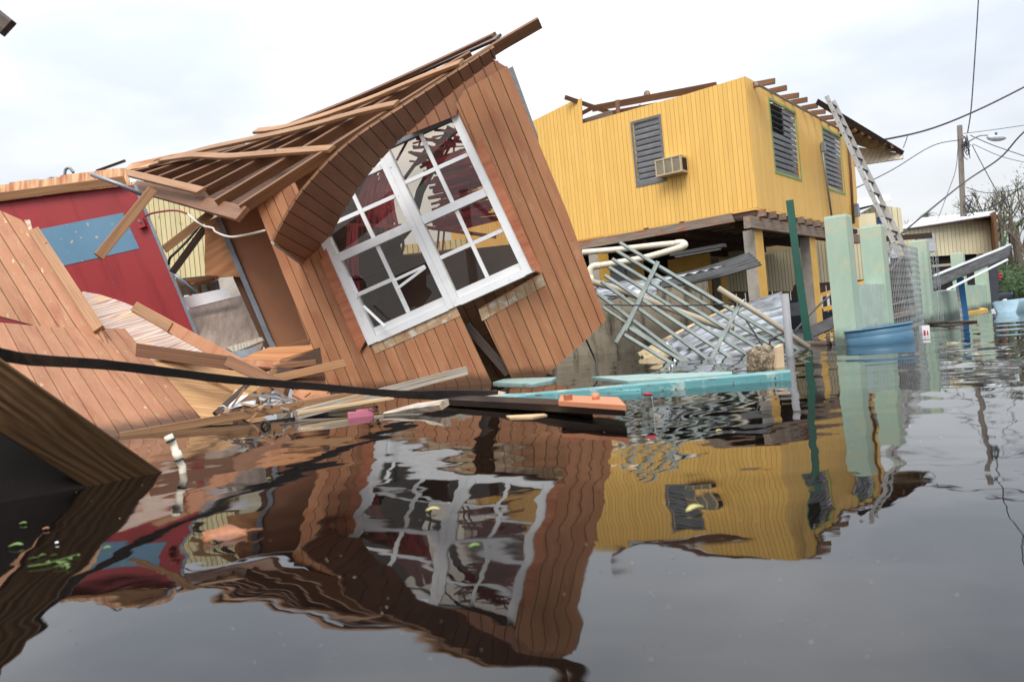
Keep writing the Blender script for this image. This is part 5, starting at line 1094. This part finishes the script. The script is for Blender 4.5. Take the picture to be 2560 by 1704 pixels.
o = sweep('pale_flashing', [at(2368, 724, 10.95), at(2520, 648, 11.7)], rprof(.03, .01), roofw, None); tag(o, 'thin pale metal flashing along the tilted black roofing', 'flashing')
o = sweep('pale_flashing', [at(2335, 689, 11.55), at(2528, 611, 12.35)], rprof(.035, .01), roofw, None); tag(o, 'pale metal edge along the top of the tilted black roofing', 'flashing')
p0 = wat(2412, 792); dd = (p0 - CAM).dot(FWD)
bp = thing('blue_post', 'blue post with a peeling white stripe in the water by the far pillars', 'post', p0)
sweep('shaft', [Vector((p0.x, p0.y, GZ)), p0, at(2400, 694, dd)], rprof(.10, .08), bluepost, bp); sweep('stripe', [at(2404, 792, dd - .03), at(2392, 712, dd - .03)], rprof(.035, .008), mat('peeling white paint', (0.7, 0.68, 0.66), (0.42, 0.36, 0.33), sc=(22, 22, 22), rough=.8, rnd=0), bp)
yp = thing('timber_wreck', 'broken yellow timber frame floating by the far low wall', 'frame', wat(2440, 774))
beam('rail', wat(2408, 763, .06), wat(2462, 772, .03), .10, .04, yellow_pl, yp, Vector((0, 0, 1)), px=False); beam('rail', wat(2410, 780, .03), wat(2462, 772, .03), .10, .04, yellow_pl, yp, Vector((0, 0, 1)), px=False)
o = sweep('floating_branch', [wat(2322, 808, .02), wat(2375, 806, .03), wat(2440, 803, .01)], cprof(.02, 6), lum_dk, None, Vector((0, 0, 1))); tag(o, 'thin dark branch floating right of the wire mesh', 'branch')
sc_ = hface(at(2478, 690, 20), (1, .3, 0))
o = slab('grey_screen', sc_, [(2474, 660), (2488, 655), (2496, 660), (2498, 765), (2478, 772)], .3, mat('dark grey screen', (0.05, 0.055, 0.065), rough=.7, rnd=0)); tag(o, 'dark grey screen standing at the end of the pillar row', 'screen')

# ------------------------------------------------------------------ far buildings
wb = thing('blue_trimmed_house', 'pale house with white roof and blue fascia beyond the yellow house', 'house', at(2180, 600, 27))
Fw = hface(at(2140, 600, 27), (1, .12, 0))
siding(wb, Fw, [(2138, 540), (2190, 512), (2252, 520), (2262, 610), (2140, 640)], .2032, cream_cl, cream_gr, gap=.02, wall='wall')
slab('roof', Face(at(2140, 515, 26.8), at(2225, 490, 26.8), at(2150, 495, 29)), [(2136, 520), (2138, 500), (2222, 486), (2228, 500)], .03, roofw, wb)
beam('fascia', at(2138, 522, 26.6), at(2182, 510, 26.6), 12, .05, bluet, wb)
MB().box((Fw.uv(2195, 570)[0], Fw.uv(2195, 570)[1], .0), (Fw.uv(2212, 570)[0], Fw.uv(2204, 542)[1], .04)).build('window', bluet, Fw.M, wb)
beam('porch_beam', at(2200, 598, 26.6), at(2330, 588, 26.6), 14, .1, lum_dk, wb)
fh = thing('long_cream_house', 'long cream boarded house with white metal roof behind the utility pole', 'house', at(2400, 640, 34))
Fh = hface(at(2250, 640, 33), (1, .22, 0))
siding(fh, Fh, [(2246, 572), (2476, 540), (2484, 632), (2250, 645)], .2032, cream_cl, cream_gr, gap=.02, wall='wall')
slab('roof', Face(at(2245, 575, 32.3), at(2492, 532, 34), at(2300, 548, 38)), [(2238, 574), (2300, 545), (2488, 527), (2494, 534)], .04, roofw, fh)
beam('eave', at(2240, 577, 32.2), at(2480, 546, 33.6), 5, .05, lum_dk, fh)
wx0, wy0 = Fh.uv(2292, 630); wx1, wy1 = Fh.uv(2334, 582)
wnd = MB().box((wx0, wy0, 0.0), (wx1, wy1, .03)).build('window', slatm, Fh.M, fh)
for i in range(10): MB().box((wx0 + .03, wy0 + (wy1 - wy0) * i / 10, .03), (wx1 - .03, wy0 + (wy1 - wy0) * (i + .8) / 10, .06)).build('slat', slat_w, Fh.M, wnd)
MB().box((0, -2.0, -.6), (.3, Fh.uv(2250, 645)[1], -.3)).build('stilt', conc_gy, Fh.M, fh); MB().box((3.4, -2.2, -.6), (3.7, Fh.uv(2484, 632)[1], -.3)).build('stilt', conc_gy, Fh.M, fh)
slab('gable_wall', hface(at(2484, 632, 34.4), (.22, -1, 0)) if False else hface(at(2484, 632, 34.4), (.5, 1, 0)), [(2476, 535), (2490, 528), (2498, 630), (2484, 634)], .1, lum_red, fh)
ur = thing('dark_undercroft', 'dark open ground floor under the long cream house', 'undercroft', at(2400, 690, 33.5))
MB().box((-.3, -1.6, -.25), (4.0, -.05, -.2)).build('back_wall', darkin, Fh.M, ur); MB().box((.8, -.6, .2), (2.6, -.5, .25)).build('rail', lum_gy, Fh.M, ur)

# ------------------------------------------------------------------ utility pole, street lamp, wires
up_ = thing('utility_pole', 'weathered wooden utility pole with tangled wires', 'utility pole', at(2428, 750, 35))
pt = at(2399, 314, 35); pm = at(2412, 640, 35); pb_ = Vector((at(2420, 760, 35).x, at(2420, 760, 35).y, GZ))
sweep('shaft', [pb_, pm, pt], cprof(.115, 14), polem, up_, Vector((0, -1, 0)), True, [1.15, 1.05, .95])
for k in range(9): tube('tangle', [p for p in curve_pts([(2404 + random.uniform(-4, 16), 330 + random.uniform(0, 60), 34.8), (2420 + random.uniform(-10, 14), 345 + random.uniform(-10, 50), 34.6), (2408 + random.uniform(-4, 20), 350 + random.uniform(0, 50), 34.8)], 4)], .018, wirem, up_, 5)
for k in range(6): tube('tangle', [p for p in curve_pts([(2408, 490 + random.uniform(0, 30), 34.8), (2428 + random.uniform(-6, 12), 500 + random.uniform(-20, 40), 34.6), (2414, 520 + random.uniform(0, 50), 34.8)], 4)], .018, wirem, up_, 5)
MB().box((-.12, -.2, -.3), (.12, .2, -.1)).build('bracket', steel_gy, Matrix.Translation(at(2410, 350, 35)), up_)
sl_ = thing('street_lamp', 'street lamp head on a curved arm fixed to the utility pole', 'street lamp', at(2410, 360, 34.9))
tube('arm', [p for p in curve_pts([(2404, 362, 34.9), (2425, 352, 34.5), (2448, 340, 34.2), (2470, 338, 34.0)], 5)], .03, steel_gy, sl_, 8)
hc_ = at(2491, 344, 34); v = []; f = []
for i in range(9):
    t = i / 8; r_ = .19 * math.sin(math.pi * (.08 + .86 * t)) ** .6
    for j in range(12): a = j * math.pi / 6; v.append((.74 * (t - .5), r_ * math.cos(a), r_ * .75 * math.sin(a) * (1.2 if math.sin(a) < 0 else .7)))
for i in range(8):
    for j in range(12): f.append((i * 12 + j, i * 12 + (j + 1) % 12, (i + 1) * 12 + (j + 1) % 12, (i + 1) * 12 + j))
f += [tuple(range(12)), tuple(96 + j for j in range(11, -1, -1))]
link_mesh('lamp_head', v, f, lampm, frame(hc_, Vector((1, -.2, -.16)), Vector((0, 0, 1))), sl_, True)
sweep('photocell', [hc_ + Vector((0, 0, .1)), hc_ + Vector((0, 0, .22))], cprof(.05, 8), bluet, sl_, Vector((0, -1, 0)))
cables = [('power_cable', 'heavy power cable sloping from the yellow house eave up past the pole', [(2150, 360, 20), (2300, 330, 24), (2420, 286, 25), (2560, 218, 26), (2700, 140, 27)], .035),
          ('power_cable', 'vertical cable dropping to the top of the utility pole', [(2448, -60, 33), (2446, 0, 33), (2438, 130, 33.5), (2428, 270, 34.5), (2419, 332, 34.8)], .03),
          ('power_cable', 'long cable rising from the wire mesh past the middle of the pole', [(2225, 608, 20), (2310, 537, 24), (2412, 455, 30), (2500, 395, 30), (2560, 330, 29), (2680, 230, 28)], .035),
          ('power_cable', 'thin cable from the house wall up to the pole top', [(2140, 470, 24), (2230, 425, 28), (2330, 365, 32), (2400, 350, 34.8)], .022),
          ('power_cable', 'thin cable from the pole top toward the lamp side', [(2408, 334, 34.8), (2480, 325, 34), (2570, 312, 33)], .016),
          ('power_cable', 'cable falling right from below the street lamp', [(2425, 338, 34.6), (2480, 362, 34), (2560, 390, 33), (2640, 420, 33)], .022),
          ('power_cable', 'second cable falling right below the street lamp', [(2432, 360, 34.6), (2500, 390, 34), (2570, 408, 33)], .016),
          ('power_cable', 'loose cable hanging in a bow from the pole middle to the right', [(2415, 510, 34.7), (2450, 526, 34), (2500, 505, 33), (2560, 465, 32), (2640, 430, 32)], .03),
          ('power_cable', 'straight cable from the pole middle to the right edge', [(2415, 468, 34.7), (2470, 482, 34), (2570, 470, 33)], .02),
          ('power_cable', 'cable dropping from the street lamp across the bare tree', [(2430, 362, 34.5), (2460, 420, 34), (2500, 490, 34), (2545, 545, 34)], .022),
          ('power_cable', 'cable dropping from the pole middle to the long cream house', [(2415, 510, 34.7), (2440, 545, 34.5), (2478, 600, 34.2)], .03),
          ('power_cable', 'frayed cable hanging left of the pole', [(2396, 340, 34.8), (2390, 420, 34.6), (2370, 480, 34.4), (2340, 560, 34)], .016),
          ('power_cable', 'short stub of cable hanging from the heavy cable', [(2269, 338, 23), (2265, 352, 23), (2258, 370, 23)], .014)]
for nm, lb, pts, r_ in cables:
    o = tube(nm, [p for p in curve_pts(pts, 7)], r_ * .8, wirem, None, 6); tag(o, lb, 'cable', 'overhead cables')

# ------------------------------------------------------------------ trees
def bare_tree(lb, base, h, seed, spread=.45, depth=5, lean=0, leaves=0, grp='storm stripped trees'):
    rn = random.Random(seed); t = thing('bare_tree', lb, 'tree', base, grp); trunk = MB(); crown = MB(); lf_ = MB()
    def cyl(mb, p, q, r0, r1, n=5):
        d = (q - p).normalized(); x = d.orthogonal().normalized(); y = d.cross(x); v = []
        for c, r_ in ((p, r0), (q, r1)): v += [c + x * (r_ * math.cos(2 * math.pi * i / n)) + y * (r_ * math.sin(2 * math.pi * i / n)) for i in range(n)]
        mb.add(v, [(i, (i + 1) % n, n + (i + 1) % n, n + i) for i in range(n)])
    def grow_(p, d, l, r_, k):
        q = p + d * l + Vector((rn.uniform(-.06, .06), rn.uniform(-.06, .06), 0)) * l
        cyl(trunk if k == depth else crown, p, q, r_, r_ * .68)
        if k == 0:
            for _ in range(leaves):
                c = q + Vector((rn.uniform(-1, 1), rn.uniform(-1, 1), rn.uniform(-1, 1))) * l * .7; s = rn.uniform(.03, .07)
                a = Vector((rn.uniform(-1, 1), rn.uniform(-1, 1), rn.uniform(-1, 1))).normalized(); b_ = a.orthogonal()
                lf_.add([c - a * s, c + b_ * s * .5, c + a * s, c - b_ * s * .5], [(0, 1, 2, 3)])
            return
        for _ in range(rn.choice((2, 3, 3)) if k > 1 else 3):
            nd = (d + Vector((rn.uniform(-1, 1), rn.uniform(-1, 1), rn.uniform(-.35, .7))) * spread * 1.5).normalized(); grow_(q, nd, l * rn.uniform(.6, .85), r_ * .62, k - 1)
    grow_(Vector(base), Vector((lean, 0, 1)).normalized(), h * .28, h * .022, depth)
    trunk.build('trunk', barkm, Matrix.Identity(4), t); crown.build('crown', barkm, Matrix.Identity(4), t)
    if lf_.v: lf_.build('foliage', leafm, Matrix.Identity(4), t)
def bg_base(x, d): p = at(x, 740, d); return (p.x, p.y, GZ)
for lb, x, d, h, s, lv in (('bare storm stripped tree at the right edge behind the grey screen', 2545, 40, 7.2, 1, 3), ('bare leaning tree beside the long cream house end', 2505, 38, 6.0, 2, 4), ('thin bare tree rising behind the long cream house roof', 2260, 46, 6.6, 3, 0), ('tall bare tree between the grey screen and the ragged palm', 2520, 44, 8.0, 12, 1),
                         ('low bare tree behind the roof left of the utility pole', 2330, 48, 6.3, 4, 0), ('spindly bare tree behind the utility pole', 2440, 46, 5.8, 6, 0), ('twiggy bare tree at the far right of the flooded street', 2590, 36, 7.0, 5, 3), ('wispy bare tree between the blue trimmed house and the roof', 2215, 50, 6.4, 8, 0)):
    bare_tree(lb, bg_base(x, d), h, s, leaves=lv)
def shrub(lb, base, rx, rz, n, seed, mt=leafm):
    rn = random.Random(seed); t = thing('shrub', lb, 'shrub', base, 'shrubs beyond the pillars'); mb = MB(); st = MB()
    blobs = [(Vector((rn.uniform(-1, 1) * rx, rn.uniform(-.6, .6) * rx, rz * rn.uniform(.25, 1))), rn.uniform(.25, .5) * rx) for _ in range(9)]
    for _ in range(n):
        c, r_ = rn.choice(blobs); d = Vector((rn.gauss(0, 1), rn.gauss(0, 1), rn.gauss(0, 1))).normalized(); c = Vector(base) + c + d * r_ * rn.uniform(.5, 1.1)
        s = rn.uniform(.06, .14); a = Vector((rn.uniform(-1, 1), rn.uniform(-1, 1), rn.uniform(-1, 1))).normalized(); b_ = a.orthogonal()
        mb.add([c - a * s, c + b_ * s * .45, c + a * s, c - b_ * s * .45], [(0, 1, 2, 3)])
    mb.build('foliage', mt, Matrix.Identity(4), t)
    for c, r_ in blobs:
        p, q = Vector(base), Vector(base) + c; v = [p + Vector((.03, 0, 0)), p + Vector((-.02, .02, 0)), p + Vector((-.02, -.02, 0)), q]; st.add(v, [(0, 1, 3), (1, 2, 3), (2, 0, 3)])
    st.build('stem', barkm, Matrix.Identity(4), t)
for lb, x, d, rx, rz, s in (('leafy shrub at the water edge by the grey screen', 2525, 36, 1.3, 2.2, 1), ('dense green bush at the right edge behind the pale boat', 2580, 38, 1.8, 2.6, 2), ('low green scrub under the bare tree', 2500, 42, 1.4, 3.2, 3), ('green bush behind the long cream house end', 2560, 46, 2.0, 3.6, 4)):
    shrub(lb, bg_base(x, d), rx, rz, 1500, s)
def palm(lb, x, y, d, sc_, seed):
    rn = random.Random(seed); top = at(x, y, d); base = Vector((top.x, top.y, GZ)); t = thing('palm_tree', lb, 'palm', base, 'battered palms')
    sweep('trunk', [base, base.lerp(top, .5) + Vector((.1, 0, 0)), top], cprof(.12 * sc_ + .04, 9), barkm, t, Vector((0, -1, 0)), True); mb = MB()
    for k in range(14):
        a = rn.uniform(0, 6.28); L_ = sc_ * rn.uniform(1.1, 1.7); el = rn.uniform(-.2, .9); pts = []
        for i in range(9):
            u = i / 8; pts.append(top + Vector((math.cos(a) * L_ * u, math.sin(a) * L_ * u, L_ * (el * u - .9 * u * u))))
        for i in range(1, 9):
            sd_ = Vector((-math.sin(a), math.cos(a), 0)); dr = (pts[i] - pts[i - 1])
            for sg in (1, -1):
                for q_ in (0, .5):
                    p = pts[i - 1].lerp(pts[i], q_); tip = p + sd_ * sg * L_ * .24 * (1.1 - i / 9) + dr * .8 + Vector((0, 0, -.10 * L_)); mb.add([p, p + dr * .22, tip], [(0, 1, 2)])
    mb.build('fronds', palmm, Matrix.Identity(4), t)
palm('small battered palm rising behind the roof left of the utility pole', 2316, 535, 44, .55, 1)
palm('ragged green palm right of the long cream house', 2535, 560, 40, 1.3, 2)
# drifting boat and blue drum far right
bo = thing('pale_boat', 'pale blue boat hull drifting at the right edge of the flooded street', 'boat', wat(2560, 762))
cb = wat(2655, 768); v = []; f = []
for i in range(9):
    t = i / 8; hw = .55 * math.sin(math.pi * (.12 + .8 * t)) ** .6
    for j in range(7): s = (j - 3) / 3; v.append((2.6 * (t - .35), s * hw, .16 - .35 * (1 - abs(s) ** 2.2)))
for i in range(8):
    for j in range(6): a = i * 7 + j; f.append((a, a + 1, a + 8, a + 7))
o = link_mesh('hull', v, f, mat('pale blue hull', (0.28, 0.42, 0.50), rough=.4, rnd=0), Matrix.Translation(cb) @ Matrix.Rotation(.1, 4, 'Z'), bo, True); o.modifiers.new('s', 'SOLIDIFY').thickness = .05
MB().box((-.3, -.45, .05), (.1, .45, .10)).build('thwart', roofw, Matrix.Translation(cb), bo)
bd = thing('blue_drum', 'blue plastic drum floating by the grey screen', 'drum', wat(2505, 752)); cdm = wat(2505, 752)
sweep('drum_body', [cdm + Vector((-.4, .2, .06)), cdm + Vector((.4, .3, .06))], cprof(.22, 18), darkblue, bd, Vector((0, 0, 1)), True); sweep('bung', [cdm + Vector((.5, .3, .2)), cdm + Vector((.55, .3, .2))], cprof(.05, 8), bluet, bd, Vector((0, 0, 1)))
for i, (x, y) in enumerate(((2510, 777), (2530, 770), (2490, 750), (2512, 752), (2488, 778))):
    c = wat(x, y, .0); o = MB().box((-.05, -.04, -.04), (.06, .05, .05)).build('floating_carton', paperw, Matrix.Translation(c) @ Matrix.Rotation(i, 4, 'Z') @ Matrix.Rotation(.3, 4, 'X')); tag(o, 'small white carton bobbing near the pale boat', 'carton', 'white cartons by the pale boat')
tc_ = at(2497, 690, 30)
o = corrugated('red_rag', [at(2493, 685, 30), at(2505, 683, 30), at(2503, 700, 30), at(2494, 698, 30)], 2, .03, redtag, None, .02, 6, .02); tag(o, 'red rag caught in the branches by the grey screen', 'rag')

# fine litter specks on the water, too small to count
rn = random.Random(4); mb = MB()
for _ in range(150):
    x, y = rn.uniform(150, 2400), rn.uniform(1060, 1650); c = wat(x, y); L_ = rn.uniform(.0006, .0024) * min(2.2, c.y); a = rn.uniform(0, 3.14)
    ix = min(len(xs) - 1, np.searchsorted(xs, c.x)); iy = min(len(ys) - 1, np.searchsorted(ys, c.y)); z = float(H[iy, ix]) + .0006
    dx_, dy_ = math.cos(a) * L_, math.sin(a) * L_
    mb.add([(c.x - dx_, c.y - dy_, z), (c.x + dy_ * .4, c.y - dx_ * .4, z + .0004), (c.x + dx_, c.y + dy_, z), (c.x - dy_ * .4, c.y + dx_ * .4, z)], [(0, 1, 2, 3)])
o = mb.build('floating_specks', mat('litter specks', (0.42, 0.36, 0.24), (0.20, 0.20, 0.09), sc=(3, 3, 3), rough=.7, rnd=0)); tag(o, 'tiny specks of leaf and wood litter on the water', None, None, 'stuff')
